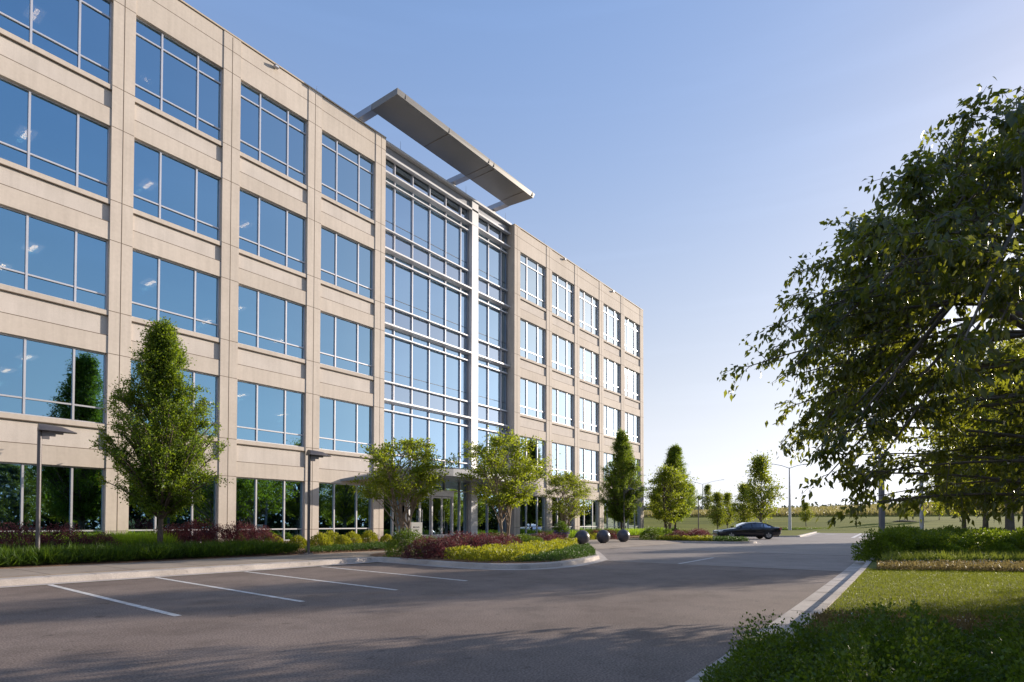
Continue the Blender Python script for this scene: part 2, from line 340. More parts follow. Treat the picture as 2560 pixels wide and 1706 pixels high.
isl = smooth_path([(14.5, -8.6), (14.6, -10), (14.2, -12), (14.1, -14.1), (14.6, -15.0), (15.8, -15.4), (18.2, -15.0), (20.3, -14.3), (22.5, -12.8), (26, -10.6), (27.6, -9.3), (27, -8.2), (22, -7.2), (17.5, -6.4), (15, -7.6)], 2, True)
b = MB(); b.prism(isl, -.01, .17); tag(b.build('planting_island', M['mulch']), 'mulched planting island in front of the entrance', None, None, 'structure')
kerb('kerb', smooth_path([(20.2, -14.7), (22.7, -13.2), (26.2, -11.0), (28, -9.4)]), h=.15, gut=.3, side=1)
kerb('kerb', smooth_path([(-6, -24.4), (4.5, -24.2), (6.5, -24.1), (8.5, -24.0), (12, -23.82), (19, -23.42), (24, -23.1), (30, -22.75), (60, -22.7)]), w=.16, gut=.42, h=.15, side=-1, label='pale concrete kerb along the lawn')
# beds
def slope_bed(name, x0, x1, y0, y1, z0, z1, m, label):
    b = MB(); b.poly([(x0, y0, z0), (x1, y0, z0), (x1, y1, z1), (x0, y1, z1)]); b.poly([(x0, y0, -.02), (x1, y0, -.02), (x1, y0, z0), (x0, y0, z0)])
    return tag(b.build(name, m), label, None, None, 'structure')
slope_bed('planting_bed', -40, 20, -5.5, .3, .16, .50, M['mulch'], 'mulched bed along the left facade')
slope_bed('planting_bed', 34.9, 57, -4.2, .3, .17, .50, M['mulch'], 'mulched bed along the right facade')
b = MB(); b.poly([(20, -5.3, .17), (22.4, -4.0, .2), (22.4, .3, .5), (20, .3, .5)]); tag(b.build('planting_bed', M['mulch']), 'mulched bed beside the entrance', None, None, 'structure')
isl2 = smooth_path([(39.9, -5.5), (40.2, -10), (41, -13.6), (42, -14.5), (43.4, -13.9), (46, -11), (49, -7.5), (51, -4), (45, -3.2)], 2, True)
b = MB(); b.prism(isl2, -.01, .14); tag(b.build('planting_island', M['soil']), 'second planting island beyond the stone balls', None, None, 'structure')
kerb('kerb', smooth_path([(39.6, -5.2), (39.9, -10), (40.7, -13.7), (42, -14.8), (43.7, -14.2), (46.5, -11)]), h=.13, gut=.3, side=1)
b = MB(); b.prism([(57.9, -4.9), (64.6, -12.6), (97, -8.5), (97, 20), (57, 20), (56.7, -2)], -.01, .13)
tag(b.build('lawn_island', M['lawn_far']), 'kerbed lawn behind the black car', None, None, 'structure')
kerb('kerb', [(57.6, -4.7), (64.5, -12.95), (97.2, -8.8)], w=.3, h=.14, gut=.6, side=1)
sheet('right_lawn', [(-6, -24.54), (4.5, -24.34), (6.5, -24.24), (8.5, -24.14), (12, -23.96), (19, -23.56), (24, -23.24), (30, -22.89), (60, -22.84), (60, -34), (-6, -34)], .13, M['lawn'], 'lawn to the right of the kerb')
# markings, and one painted sun glint
b = MB()
for x0, x1, y1 in ((4.5, 4.15, -16.45), (6.68, 6.2, -16.5), (8.99, 8.42, -16.45), (11.45, 10.75, -16.3), (2.3, 2.05, -16.45), (0.1, -.1, -16.4)):
    b.poly([(x0-.055, -9.66, .004), (x1-.055, y1, .004), (x1+.055, y1, .004), (x0+.055, -9.66, .004)])
tag(b.build('parking_line', M['paint']), 'white parking bay lines', None, None, 'structure')
b = MB()
for p0, p1, w in (((64.6, -17.5), (97, -14.6), .16), ((64.6, -18.1), (97, -15.4), .16), ((80, -12.8), (81.5, -13.6), .35), ((84, -25), (84.2, -80), .12)):
    a, c = Vector(p0), Vector(p1); t = (c-a).normalized(); n_ = Vector((-t.y, t.x))*w
    b.poly([(*(a-n_), .005), (*(a+n_), .005), (*(c+n_), .005), (*(c-n_), .005)])
a, c = Vector((19.6, -18.05)), Vector((23.9, -17.8)); b.poly([(a.x, a.y-.05, .006), (c.x, c.y-.05, .006), (c.x, c.y+.05, .006), (a.x, a.y+.05, .006)])  # pale diagonal strip: a glint of sunlight on the drive, painted in
tag(b.build('road_marking_and_glint', M['paint']), 'white lane markings and a painted sun glint on the drive', None, None, 'structure')

# ---------------------------------------------------------------- office building
W = 4.27; X0 = 9.27; PW = .39
Z = dict(par=22.98, t5=21.30, b5=18.0, t4=16.42, b4=13.60, t3=12.06, b3=9.36, t2=7.74, b2=5.05, t1=3.40, b1=.50)
J = lambda i: X0 + W*i
bld = thing('office_building', 'five storey tan office building with blue glass and metal roof blade', 'office building', (22, 10, 0)); OFF = Vector((22, 10, 0))
def bpart(mb, name, m, parent=None, smooth=False, label=None):
    mb.v = [(x-OFF.x, y-OFF.y, z-OFF.z) for x, y, z in mb.v] if parent is None else mb.v
    o = mb.build(name, m, parent or bld, smooth)
    if label: o['label'] = label
    return o
BAYS = [-3, -2, -1, 0, 1, 2, 6, 7, 8, 9, 10]
FL = [('t5', 'b5'), ('t4', 'b4'), ('t3', 'b3'), ('t2', 'b2'), ('t1', 'b1')]
REC = .12; TH = .42
def wing(i0, i1, xa, xb, back):
    wl = MB(); jn = MB(); cp = MB()
    # piers
    for i in range(i0, i1+1):
        a = J(i)-PW if i > i0 else xa; c = J(i)+PW if i < i1 else xb
        wl.box((a, -.03, 0), (c, TH, Z['par']))
        jn.box((J(i)-.012, -.034, .3), (J(i)+.012, -.02, Z['par']-.08))
        for z in (Z['t5'], Z['b5'], Z['t4'], Z['b4'], Z['t3'], Z['b3'], Z['t2'], Z['b2'], Z['t1'], 1.04, 22.28):
            jn.box((a+.004, -.033, z-.012), (c-.004, -.02, z+.012))
    for i in range(i0, i1):
        a, c = J(i)+PW, J(i+1)-PW
        bands = [(Z['t5'], Z['par'])]
        for up_, dn in (('b5', 't4'), ('b4', 't3'), ('b3', 't2'), ('b2', 't1')): bands.append((Z[dn], Z[up_]))
        wl.box((a, 0, Z['t5']), (c, TH, Z['par']-.02))
        jn.box((a, -.003, 22.27), (c, .01, 22.295))
        for lo, hi in bands[1:]:
            wl.box((a, 0, hi-.17), (c, TH, hi))               # sill course
            wl.box((a, 0, lo), (c, TH, lo+.66))               # head course
            jn.box((a, -.002, hi-.20), (c, .03, hi-.172)); jn.box((a, -.002, lo+.662), (c, .03, lo+.685))
            pn = MB(); pn.box((a+.012, .075, lo+.66), (c-.002, TH-.1, hi-.17)); bpart(pn, 'spandrel_panel', M['precast_panel'])
        wl.box((a, 0, .0), (c, TH, Z['b1']-.02))
    cp.box((xa-.02, -.055, Z['par']), (xb+.02, .5, Z['par']+.06))
    # body of the wing behind, roof and end walls
    wl.box((xa, TH, 0), (xa+.3, back, Z['par']-.01)); wl.box((xb-.3, TH, 0), (xb, back, Z['par']-.01)); wl.box((xa, back-.3, 0), (xb, back, Z['par']-.02))
    wl.box((xa+.3, TH, Z['t5']+.4), (xb-.3, back-.3, Z['t5']+.6))
    bpart(wl, 'wall', M['precast']); bpart(jn, 'panel_joint', M['joint']); bpart(cp, 'coping', M['coping'])
wing(-3, 3, J(-3)-.3, 22.40, 26)
wing(6, 11, 34.57, 56.56, 26)
# interior floors, ceilings, lights
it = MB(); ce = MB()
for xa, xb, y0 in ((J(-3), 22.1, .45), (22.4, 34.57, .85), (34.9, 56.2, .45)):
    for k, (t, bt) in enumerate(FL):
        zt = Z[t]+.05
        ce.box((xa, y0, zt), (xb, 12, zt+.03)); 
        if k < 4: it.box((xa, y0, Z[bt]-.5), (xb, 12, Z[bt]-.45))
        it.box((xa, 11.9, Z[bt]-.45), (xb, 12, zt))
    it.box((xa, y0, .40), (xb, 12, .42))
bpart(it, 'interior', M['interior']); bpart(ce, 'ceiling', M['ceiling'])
lt0 = None
def ceiling_light(x, y, z):
    global lt0
    if lt0 is None:
        a = MB(); a.box((-.26, -.45, 0), (.26, .45, .03)); lt0 = a.build('ceiling_light', M['light_panel'], bld)
        c = MB(); c.box((-.07, -.38, -.02), (.07, .38, 0)); c.build('lamp_core', M['light_core'], lt0); o = lt0
    else: o = copy_tree(lt0, bld)
    o.location = Vector((x, y, z)) - OFF
rnd = random.Random(4)
for i in BAYS + [3, 4, 5]:
    for k, (t, bt) in enumerate(FL[:4]):
        for yy in ((3.2,) if k == 0 else (3.2, 6.4)):
            if i in (3, 4, 5) and (k in (0,) or rnd.random() < .45): continue
            if i > 6 and rnd.random() < .5: continue
            if rnd.random() < .2: continue
            ceiling_light(J(i)+W*.52+rnd.uniform(-.2, .2), yy, Z[t]+.0)
# windows: frame part with pane sub-part
MF = (.295, .705)
def window_proto(h, top_transom, low):
    w = W-2*PW; f = MB(); t = .045
    f.box((0, 0, 0), (w, .10, .05)); f.box((0, 0, h-.05), (w, .10, h)); f.box((0, 0, .05), (.05, .10, h-.05)); f.box((w-.05, 0, .05), (w, .10, h-.05))
    for q in MF: f.box((w*q-.032, -.012, .05), (w*q+.032, .098, h-.05))
    for zz in ([low] if low else []) + ([h-top_transom] if top_transom else []):
        xs = [.05, w*MF[0]-.032, w*MF[0]+.032, w*MF[1]-.032, w*MF[1]+.032, w-.05]
        for a in (0, 2, 4): f.box((xs[a], 0, zz-.028), (xs[a+1], .095, zz+.028))
    fr = f.build('window', M['frame'], bld)
    g = MB(); zs = [.02] + ([low] if low else []) + ([h-top_transom] if top_transom else []) + [h-.02]; xq = [.02, w*MF[0], w*MF[1], w-.02]
    for za, zb in zip(zs[:-1], zs[1:]):
        for xa, xb in zip(xq[:-1], xq[1:]): g.box((xa+.002, .055, za+.002), (xb-.002, .075, zb-.002))
    g.build('pane', M['glass'], fr)
    return fr
protos = {}
for i in BAYS:
    for k, (t, bt) in enumerate(FL):
        h = Z[t]-Z[bt]; key = 0 if k == 0 else (4 if k == 4 else round(h, 2))
        if key not in protos:
            protos[key] = window_proto(h, .66 if k == 0 else 0, .60 if k < 4 else .56); o = protos[key]
        else: o = copy_tree(protos[key], bld)
        o.location = Vector((J(i)+PW, REC, Z[bt])) - OFF
# curtain wall
GX0, GX1, YG = 22.40, 34.57, .68
COL = (30.28, 30.92)
b = MB(); b.box((COL[0], .33, .2), (COL[1], 1.15, 23.0)); bpart(b, 'column', M['white_metal'])
b = MB()
for z in (3.3, 5.7, 8.35, 10.5, 12.7, 14.9, 17.0, 19.2, 21.4): b.box((COL[0]-.002, .326, z-.006), (COL[1]+.002, .34, z+.006))
bpart(b, 'column_joint', M['joint'])
rails = [20.94, 18.21, 16.57, 13.84, 12.18, 9.43, 7.79, 5.30, 3.40]
mull = [23.66, 25.10, 26.55, 28.0, 29.44], [32.35, 33.80]
for (xa, xb), ms in (((GX0, COL[0]), mull[0]), ((COL[1], GX1), mull[1])):
    edges = [xa] + ms + [xb]
    for a in ms:
        q = MB(); q.box((a-.026, YG-.10, .45), (a+.026, YG+.08, 22.40)); bpart(q, 'mullion', M['frame'])
    for a in ((xa+.0, xb-.16)):
        q = MB(); q.box((a, YG-.06, .45), (a+(.08 if a == xa else .16), YG+.06, 22.40)); bpart(q, 'mullion', M['grey_metal'])
    for z in rails:
        q = MB(); q.box((xa+.08, YG-.22 if z > 3.6 else YG-.06, z-.035), (xb-.16, YG-.04 if z > 3.6 else YG+.03, z+.035)); bpart(q, 'rail', M['white_metal'] if z > 3.6 else M['frame'])
    for z in (21.43, 17.04, 12.72, 8.35):
        q = MB(); q.poly([(xa, .33, z-.045), (xb, .33, z-.045), (xb, .33, z+.045), (xa, .33, z+.045)])
        q.poly([(xa, .33, z+.045), (xb, .33, z+.045), (xb, YG-.02, z+.07), (xa, YG-.02, z+.07)]); q.poly([(xa, YG-.02, z-.13), (xb, YG-.02, z-.13), (xb, .33, z-.045), (xa, .33, z-.045)])
        q.poly([(xa, YG-.02, z+.07), (xb, YG-.02, z+.07), (xb, YG-.02, z-.13), (xa, YG-.02, z-.13)]); bpart(q, 'sunshade', M['white_metal'])
    # glass in bands
    zb = [(.45, 5.30, 0), (5.30, 7.79, 0), (7.79, 8.32, 0), (8.32, 9.43, 1), (9.43, 12.18, 0), (12.18, 12.7, 0), (12.7, 13.84, 1), (13.84, 16.57, 0), (16.57, 17.02, 0), (17.02, 18.21, 1), (18.21, 20.94, 0), (20.94, 21.42, 0), (21.42, 22.35, 1)]
    for z0, z1, sp in zb:
        for a, c in zip(edges[:-1], edges[1:]):
            q = MB(); q.box((a+.03, YG, z0+.004), (c-.03, YG+.02, z1-.004)); bpart(q, 'glass_pane', M['glass_spandrel'] if sp else M['glass_curtain'])
            if sp and c-a > .8:
                q = MB(); q.box((a+.03, YG+.1, z0+.06), (c-.3, YG+.14, z1-.06)); bpart(q, 'spandrel_blank', M['sign_white'])
    for z in (19.05-.25, 14.4, 10.05):
        q = MB(); q.box((xa+.08, YG-.012, z-.014), (xb-.16, YG-.001, z+.014)); bpart(q, 'blind_rail', M['black'])
b = MB()
for z0, z1 in ((18.9, 20.9), (14.5, 16.5), (10.1, 12.1)):
    b.box((22.5, YG+.25, z0), (30.1, YG+.27, z1)); b.box((31.0, YG+.25, z0), (34.3, YG+.27, z1))
bpart(b, 'roller_blind', M['blind'])
b = MB(); b.box((GX0, .33, 22.35), (GX1, .60, 22.47)); bpart(b, 'sunshade', M['white_metal'])
b = MB(); b.box((GX0, .50, 22.47), (GX1, 1.2, 23.0)); bpart(b, 'fascia', M['grey_metal'])
b = MB(); b.box((GX0-.0, .24, 23.0), (GX1, 8, 23.13)); bpart(b, 'roof_ledge', M['white_metal'])
b = MB(); b.box((GX0, 25.6, 0), (GX1, 25.9, 23)); b.box((GX0, 1.2, 21.6), (GX1, 25.6, 21.8)); bpart(b, 'rear_wall', M['precast'])
b = MB(); b.box((GX0, .5, .2), (GX1, 1.0, .45)); bpart(b, 'sill', M['concrete'])
# roof blade and arms
b = MB(); x0, x1, y0, y1 = 21.45, 34.3, -2.0, .1
b.v += [(x0+.02, y0+.03, 24.14), (x1-.12, y0+.06, 24.14), (x1-.3, y1, 24.12), (x0+.03, y1, 24.12), (x0, y0, 24.45), (x1, y0, 24.45), (x1, y1, 24.45), (x0, y1, 24.45)]
for q in ((0,3,2,1),(4,5,6,7),(0,1,5,4),(1,2,6,5),(2,3,7,6),(3,0,4,7)): b.f.append(q); b.m.append(0)
blade = bpart(b, 'roof_blade', M['soffit_metal'])
b = MB()
for x in (22.05, 25.5, 29.2, 29.7, 34.0): b.box((x-.01, y0-.003, 24.17), (x+.01, y0+.05, 24.44))
for x in (25.5, 29.3, 29.85, 33.1): b.box((x-.008, y0+.1, 24.112), (x+.008, y1-.02, 24.13))
bpart(b, 'blade_joint', M['joint'])
for x in (21.45, 29.3, 33.6):
    q = MB(); q.box((x, .1, 24.12), (x+.45, 1.75, 24.45)); bpart(q, 'blade_arm', M['grey_metal'])
    q = MB(); q.box((x+.06, 1.3, 22.2 if x < 22 else 23.1), (x+.39, 1.72, 24.12)); bpart(q, 'pedestal', M['white_metal'])
# entrance canopy
b = MB(); bot = [(19.5, .0, 3.5), (22.9, -2.6, 3.98), (25, -2.85, 4.0), (28, -2.95, 4.0), (31, -2.6, 3.98), (34.9, .0, 3.5)]
top = [(19.5, 0, 3.62), (22.9, -2.62, 4.42), (25, -2.88, 4.44), (28, -2.98, 4.44), (31, -2.62, 4.42), (34.9, 0, 3.62)]
n = 6
b.v += bot + top + [(22.9, .68, 4.0), (31, .68, 4.0), (22.9, .68, 4.44), (31, .68, 4.44)]
for i in range(5): b.f.append((i, i+1, n+i+1, n+i)); b.m.append(0)
b.f += [(0, 12, 1), (1, 12, 13, 4, 3, 2), (4, 13, 5), (6, 7, 14), (7, 8, 9, 10, 15, 14), (10, 11, 15)]; b.m += [0]*6
cn = bpart(b, 'entrance_canopy', M['grey_metal'])
b = MB(); b.box((23.2, -2.95, 4.45), (30.5, -.1, 4.47)); bpart(b, 'canopy_glass', M['glass_spandrel'])
# doors and vestibule header
b = MB(); b.box((24.5, YG-.55, 3.02), (28.35, YG-.02, 3.38)); bpart(b, 'door_header', M['frame'])
for x in (24.55, 26.45, 28.3):
    q = MB(); q.box((x-.05, YG-.5, .42), (x+.05, YG-.12, 3.02)); bpart(q, 'door_post', M['white_metal'])
for xa, hx in ((24.6, 1), (25.5, 0), (26.5, 1), (27.4, 0)):
    f = MB(); w = .86; f.box((0, 0, 0), (.06, .05, 2.55)); f.box((w-.06, 0, 0), (w, .05, 2.55)); f.box((.06, 0, 0), (w-.06, .05, .2)); f.box((.06, 0, 2.45), (w-.06, .05, 2.55))
    d = f.build('door', M['white_metal'], bld); d.location = Vector((xa, YG-.42, .44)) - OFF
    g_ = MB(); g_.box((.06, .018, .2), (w-.06, .032, 2.45)); g_.build('door_glass', M['glass_curtain'], d)
    hd = MB(); xx = w-.11 if hx else .11; hd.tube([(xx, -.07, .6), (xx, -.07, 1.7)], .016, 8); hd.tube([(xx, 0, .7), (xx, -.07, .7)], .012, 6); hd.tube([(xx, 0, 1.6), (xx, -.07, 1.6)], .012, 6); hd.build('door_handle', M['rim'], d)
# floodlights and lightning rods
for x in (15.6, 41.3, 49.8):
    q = MB(); q.box((-.16, -.28, -.11), (.16, -.02, .03)); q.box((-.05, -.02, -.06), (.05, .12, .02)); q.box((-.17, -.30, .03), (.17, 0, .05)); o = q.build('floodlight', M['grey_metal'], bld); o.location = Vector((x, -.03, 22.84)) - OFF; o.scale = (.62, .62, .7)
    q = MB(); q.box((-.13, -.285, -.09), (.13, -.282, .01)); q.build('lens', M['lens_clear'], o)
for x in (-3, 4, 11.6, 18.1, 23.8, 29.6, 33.9, 38.9, 45.6, 52.6, 56.3):
    q = MB(); q.tube([(0, 0, 0), (0, 0, .55)], [.012, .006], 5); o = q.build('lightning_rod', M['pole_grey'], bld); o.location = Vector((x, .3, 23.03 if not 22.4 < x < 34.5 else 23.1)) - OFF
# neighbour seen only as a reflection in the windows
nb = thing('office_building', 'tan office block across the car park, seen mirrored in the left windows', 'office building', (-14, -80, 0))
b = MB(); b.box((-30, -10, 0), (24, 10, 2)); b.box((-30, -10, 5.8), (24, 10, 8)); b.box((-30, -10, 11.2), (24, 10, 13.5)); b.box((-30, -10, 16.5), (24, 10, 20))
for i in range(11): b.box((-30+i*5.3, 9.8, 0), (-29+i*5.3, 10.05, 20))
b.build('wall', M['precast'], nb); b = MB()
for z0, z1 in ((2, 5.8), (8, 11.2), (13.5, 16.5)): b.box((-29.7, -9.7, z0), (23.7, 9.7, z1))
b.build('window', M['glass'], nb)

# ---------------------------------------------------------------- plants
def leaf_mesh(name, P, D, S, wr=.45, fold=.25, material=None, parent=None, rng=None, segs=1, droop=.0):
    """P base points (n,3), D unit directions, S lengths: each leaf a small folded blade"""
    n = len(P); D = D/np.linalg.norm(D, axis=1, keepdims=True)
    rv = rng.normal(size=(n, 3)); sd_ = np.cross(D, rv); sd_ /= np.linalg.norm(sd_, axis=1, keepdims=True)+1e-9
    nr = np.cross(sd_, D); S = S[:, None]
    if segs == 1:
        V = np.stack([P, P+D*S*.45+sd_*S*wr*.5+nr*S*fold*.3, P+D*S, P+D*S*.45-sd_*S*wr*.5+nr*S*fold*.3], 1).reshape(-1, 3)
        base = np.arange(n)[:, None]*4; F = (base+np.array([[0, 1, 2, 3]])).reshape(-1); fs = 4; nf = n; k = 4
    else:
        dn = np.array([[0, 0, -1.]])
        mid = P+D*S*.5+dn*S*droop*.25; tip = P+D*S*.97+dn*S*droop*.8
        l = P+D*S*.42+sd_*S*wr*.5+nr*S*fold*.4+dn*S*droop*.2; r_ = P+D*S*.42-sd_*S*wr*.5+nr*S*fold*.4+dn*S*droop*.2
        V = np.stack([P, r_, mid, l, tip], 1).reshape(-1, 3); base = np.arange(n)[:, None]*5
        F = (base+np.array([[0, 1, 2, 2, 1, 4, 0, 2, 3, 3, 2, 4]])).reshape(-1); fs = 3; nf = n*4; k = 5
    me = bpy.data.meshes.new(name); me.vertices.add(len(V)); me.vertices.foreach_set('co', V.reshape(-1).astype(np.float32))
    me.loops.add(len(F)); me.loops.foreach_set('vertex_index', F.astype(np.int32))
    me.polygons.add(nf); me.polygons.foreach_set('loop_start', (np.arange(nf)*fs).astype(np.int32)); me.polygons.foreach_set('loop_total', np.full(nf, fs, np.int32))
    me.update(calc_edges=True); me.materials.append(material)
    return link(bpy.data.objects.new(name, me), parent)
def env_at(env, z):
    for (z0, r0), (z1, r1) in zip(env[:-1], env[1:]):
        if z0 <= z <= z1: return r0+(r1-r0)*(z-z0)/(z1-z0)
    return 0
def bez(a, b, c, n):
    return [tuple((1-t)**2*a[i]+2*t*(1-t)*b[i]+t*t*c[i] for i in range(3)) for t in np.linspace(0, 1, n)]
def make_tree(name, label, cat, loc, env, leafm, barkm, seed, nl=70, tw=9, lpt=26, leaf=.09, tr=.12, stems=1, rise=1.2, spread=.28, flat=1.0, wr=.5, group=None, hero=False, tmin=.35, lobes=None, foot=0, twlen=.45, core=.35):
    rng = np.random.default_rng(seed); root = thing(name, label, cat, loc, 0, group)
    H = env[-1][0]; z0 = env[0][0]; wood = MB(); Ps = []; Ds = []
    stemtops = []
    for s in range(stems):
        if stems == 1:
            top = (rng.normal()*.08, rng.normal()*.08, H*.93); path = bez((0, 0, -foot), (rng.normal()*.06, rng.normal()*.06, H*.45), top, 12)
            wood.tube(path, [tr*(1-.9*(i/11)**.8)+.006 for i in range(12)], 9)
        else:
            an = 2*math.pi*s/stems+rng.uniform(-.3, .3); rr = rng.uniform(.35, .8); hh = H*rng.uniform(.62, .9)
            b0 = (.12*math.cos(an), .12*math.sin(an), -foot); b1 = (.30*math.cos(an)+rng.normal()*.05, .30*math.sin(an)+rng.normal()*.05, hh*.45); b2 = (rr*math.cos(an), rr*math.sin(an), hh)
            path = bez(b0, b1, b2, 9); wood.tube(path, [tr*(1-.85*(i/8))+.005 for i in range(9)], 7)
        stemtops.append(path)
    scaf = []
    if hero:
        for k in range(15):
            z = z0+(H-z0)*(.22+.72*((k*.618) % 1)); an = k*2.4; r = env_at(env, z)*.62; st = stemtops[0]
            bp = min(st, key=lambda q: abs(q[2]-max(1.0, z*.55-.1))); e = (r*math.cos(an), r*math.sin(an), z)
            m_ = (bp[0]*.5+e[0]*.5+rng.normal()*.15, bp[1]*.5+e[1]*.5+rng.normal()*.15, bp[2]*.45+e[2]*.55+.1); lp = bez(bp, m_, e, 9)
            lp = [(p[0]+rng.normal()*.03, p[1]+rng.normal()*.03, p[2]+rng.normal()*.03) for p in lp]; wood.tube(lp, [.06*(1-.78*i/8) for i in range(9)], 7, cap=False); scaf += lp[2:]
    for k in range(nl):
        z = z0+(H-z0)*rng.uniform(0, 1)**.85; rmax = env_at(env, z); an = rng.uniform(0, 2*math.pi)
        if lobes: rmax *= 1+lobes*math.sin(3*an+z*1.7+seed)*math.sin(2*z+an)
        r = rmax*math.sqrt(rng.uniform(core**2, 1)); e = (r*math.cos(an), r*math.sin(an), z)
        st = stemtops[rng.integers(len(stemtops))]; za = max(z-r*rise-.1, z0*.75 if stems == 1 else z0*.55)
        bp = min(st, key=lambda q: abs(q[2]-za)); L = math.dist(bp, e)
        if hero:
            bp = min(scaf, key=lambda q: math.dist(q, e)+(.9 if q[2] > e[2]+.3 else 0)); L = math.dist(bp, e)
        if hero: m_ = ((bp[0]*.5+e[0]*.5), (bp[1]*.5+e[1]*.5), bp[2]*.42+e[2]*.58+L*.08)
        else: m_ = (bp[0]*.6+e[0]*.4, bp[1]*.6+e[1]*.4, bp[2]*.45+e[2]*.55+(L*.05))
        lp = bez(bp, m_, e, 7); r0 = min(tr*.55, .012+.016*L) if not hero else .006+.006*L; wood.tube(lp, [r0*(1-.85*i/6)+.003 for i in range(7)], 5 if not hero else 6, cap=False)
        for q in range(tw):
            t = tmin+(1-tmin)*rng.uniform(0, 1)**.7; f = t*6; i = min(5, int(f)); a = Vector(lp[i]).lerp(Vector(lp[i+1]), f-i)
            dr = Vector(rng.normal(size=3)); dr.z *= flat; dr += (Vector(lp[i+1])-Vector(lp[i])).normalized()*.8; dr.normalize()
            ln = twlen*rng.uniform(.5, 1.2)
            if hero: dr.z -= .22; dr.normalize()
            c = a+dr*ln; mm = a.lerp(c, .5)+Vector((0, 0, .04*ln if not hero else .15*ln)); wood.tube([a, mm, c], [.007 if hero else .006, .005, .002], 3, cap=False)
            n_ = int(lpt*rng.uniform(.6, 1.4)); tt = rng.uniform(.15, 1.05, n_)[:, None]
            pts = np.array(a)*(1-tt)**2+2*tt*(1-tt)*np.array(mm)+tt*tt*np.array(c)+rng.normal(size=(n_, 3))*spread*np.array([[1, 1, flat]])*(.35 if hero else 1)*ln
            d = np.array(dr)[None]*.7+rng.normal(size=(n_, 3))*.75; d[:, 2] -= (.45 if hero else .1)
            Ps.append(pts); Ds.append(d)
    P = np.concatenate(Ps); D = np.concatenate(Ds); S = leaf*rng.uniform(.6, 1.25, len(P))
    wood.build('trunk', barkm, root, smooth=True)
    leaf_mesh('crown', P, D, S, wr, .3, leafm, root, rng, 2 if hero else 1, .45 if hero else 0)
    return root
col_env = [(1.4, .3), (1.75, .9), (2.2, 1.45), (2.9, 1.92), (3.7, 2.02), (4.6, 1.78), (5.4, 1.42), (6.1, 1.0), (6.8, .62), (7.5, .38), (7.95, .12)]
t_left = make_tree('street_tree', 'tall upright tree with dense fine foliage before the left windows', 'tree', (9.42, -3.3, .28), col_env, M['leaf_col'], M['bark'], 3, nl=260, tw=12, lpt=30, leaf=.088, tr=.10, rise=1.5, spread=.2, lobes=.13, foot=.2, twlen=.36, wr=.5)
me1 = [(2.0, .8), (2.3, 1.6), (2.8, 2.1), (3.2, 2.3), (3.8, 2.25), (4.2, 1.6), (4.5, .7)]
make_tree('multi_stem_tree', 'wide multi-stem tree beside the white sign', 'tree', (17.25, -7.15, .15), me1, M['leaf_multi'], M['bark_pale'], 12, nl=62, tw=8, lpt=26, leaf=.12, tr=.05, stems=5, rise=.8, spread=.30, flat=.38, lobes=.75, tmin=.68, twlen=.50, group='multi-stem trees round the entrance')
me2 = [(1.9, .6), (2.3, 1.3), (2.8, 1.7), (3.4, 1.95), (4.1, 2.1), (4.5, 1.8), (4.8, .8)]
make_tree('multi_stem_tree', 'tall multi-stem tree rising from the purple shrubs of the island', 'tree', (20.7, -9.8, .15), me2, M['leaf_multi'], M['bark_pale'], 25, nl=66, tw=8, lpt=26, leaf=.12, tr=.05, stems=4, rise=.8, spread=.30, flat=.38, lobes=.75, tmin=.68, twlen=.52, group='multi-stem trees round the entrance')
me3 = [(1.5, .5), (2.0, 1.3), (2.8, 1.75), (3.5, 1.9), (4.1, 1.4), (4.5, .5)]
make_tree('multi_stem_tree', 'lower multi-stem tree behind the dark planter', 'tree', (36.1, -3.4, .2), me3, M['leaf_multi'], M['bark_pale'], 31, nl=60, tw=8, lpt=22, leaf=.12, tr=.045, stems=5, rise=.8, spread=.3, flat=.38, lobes=.75, tmin=.68, twlen=.55, group='multi-stem trees round the entrance')
me4 = [(1.4, .6), (2.1, 1.5), (3.2, 2.2), (4.3, 2.3), (5.2, 1.6), (5.7, .6)]
make_tree('multi_stem_tree', 'bushy multi-stem tree at the far corner of the building', 'tree', (49.1, -5.6, .15), me4, M['leaf_multi'], M['bark'], 44, nl=76, tw=8, lpt=24, leaf=.15, tr=.06, stems=6, rise=.9, spread=.32, flat=.5, lobes=.3, tmin=.6, twlen=.6, group='multi-stem trees round the entrance')
t_c2 = copy_tree(t_left); t_c2.location = (43.45, -4.1, .1); t_c2.rotation_euler = (0, 0, 2.1); t_c2.scale = (1.0, 1.0, 1.06); t_c2['label'] = 'upright tree behind the stone balls near the right wing'
t_c3 = copy_tree(t_left); t_c3.location = (58.4, -2.6, .1); t_c3.rotation_euler = (0, 0, 4.0); t_c3.scale = (1.25, 1.25, 1.12); t_c3['label'] = 'upright tree just past the far corner of the building'
for o in (t_left, t_c2, t_c3): o['group'] = 'upright trees along the facade'
# foreground tree at the right edge
he = [(1.5, 3.2), (1.85, 4.05), (2.5, 4.45), (3.4, 4.55), (4.3, 4.6), (5.1, 4.25), (5.7, 3.5), (6.25, 2.5), (6.75, 1.1)]
make_tree('foreground_tree', 'large dark leafy tree overhanging the right edge of the view', 'tree', (11.15, -27.35, .12), he, M['leaf_hero'], M['bark_grey'], 7, nl=370, tw=12, lpt=24, leaf=.096, tr=.17, rise=.62, spread=.36, flat=.6, hero=True, wr=.58, tmin=.15, lobes=.08, twlen=.50, core=.66)
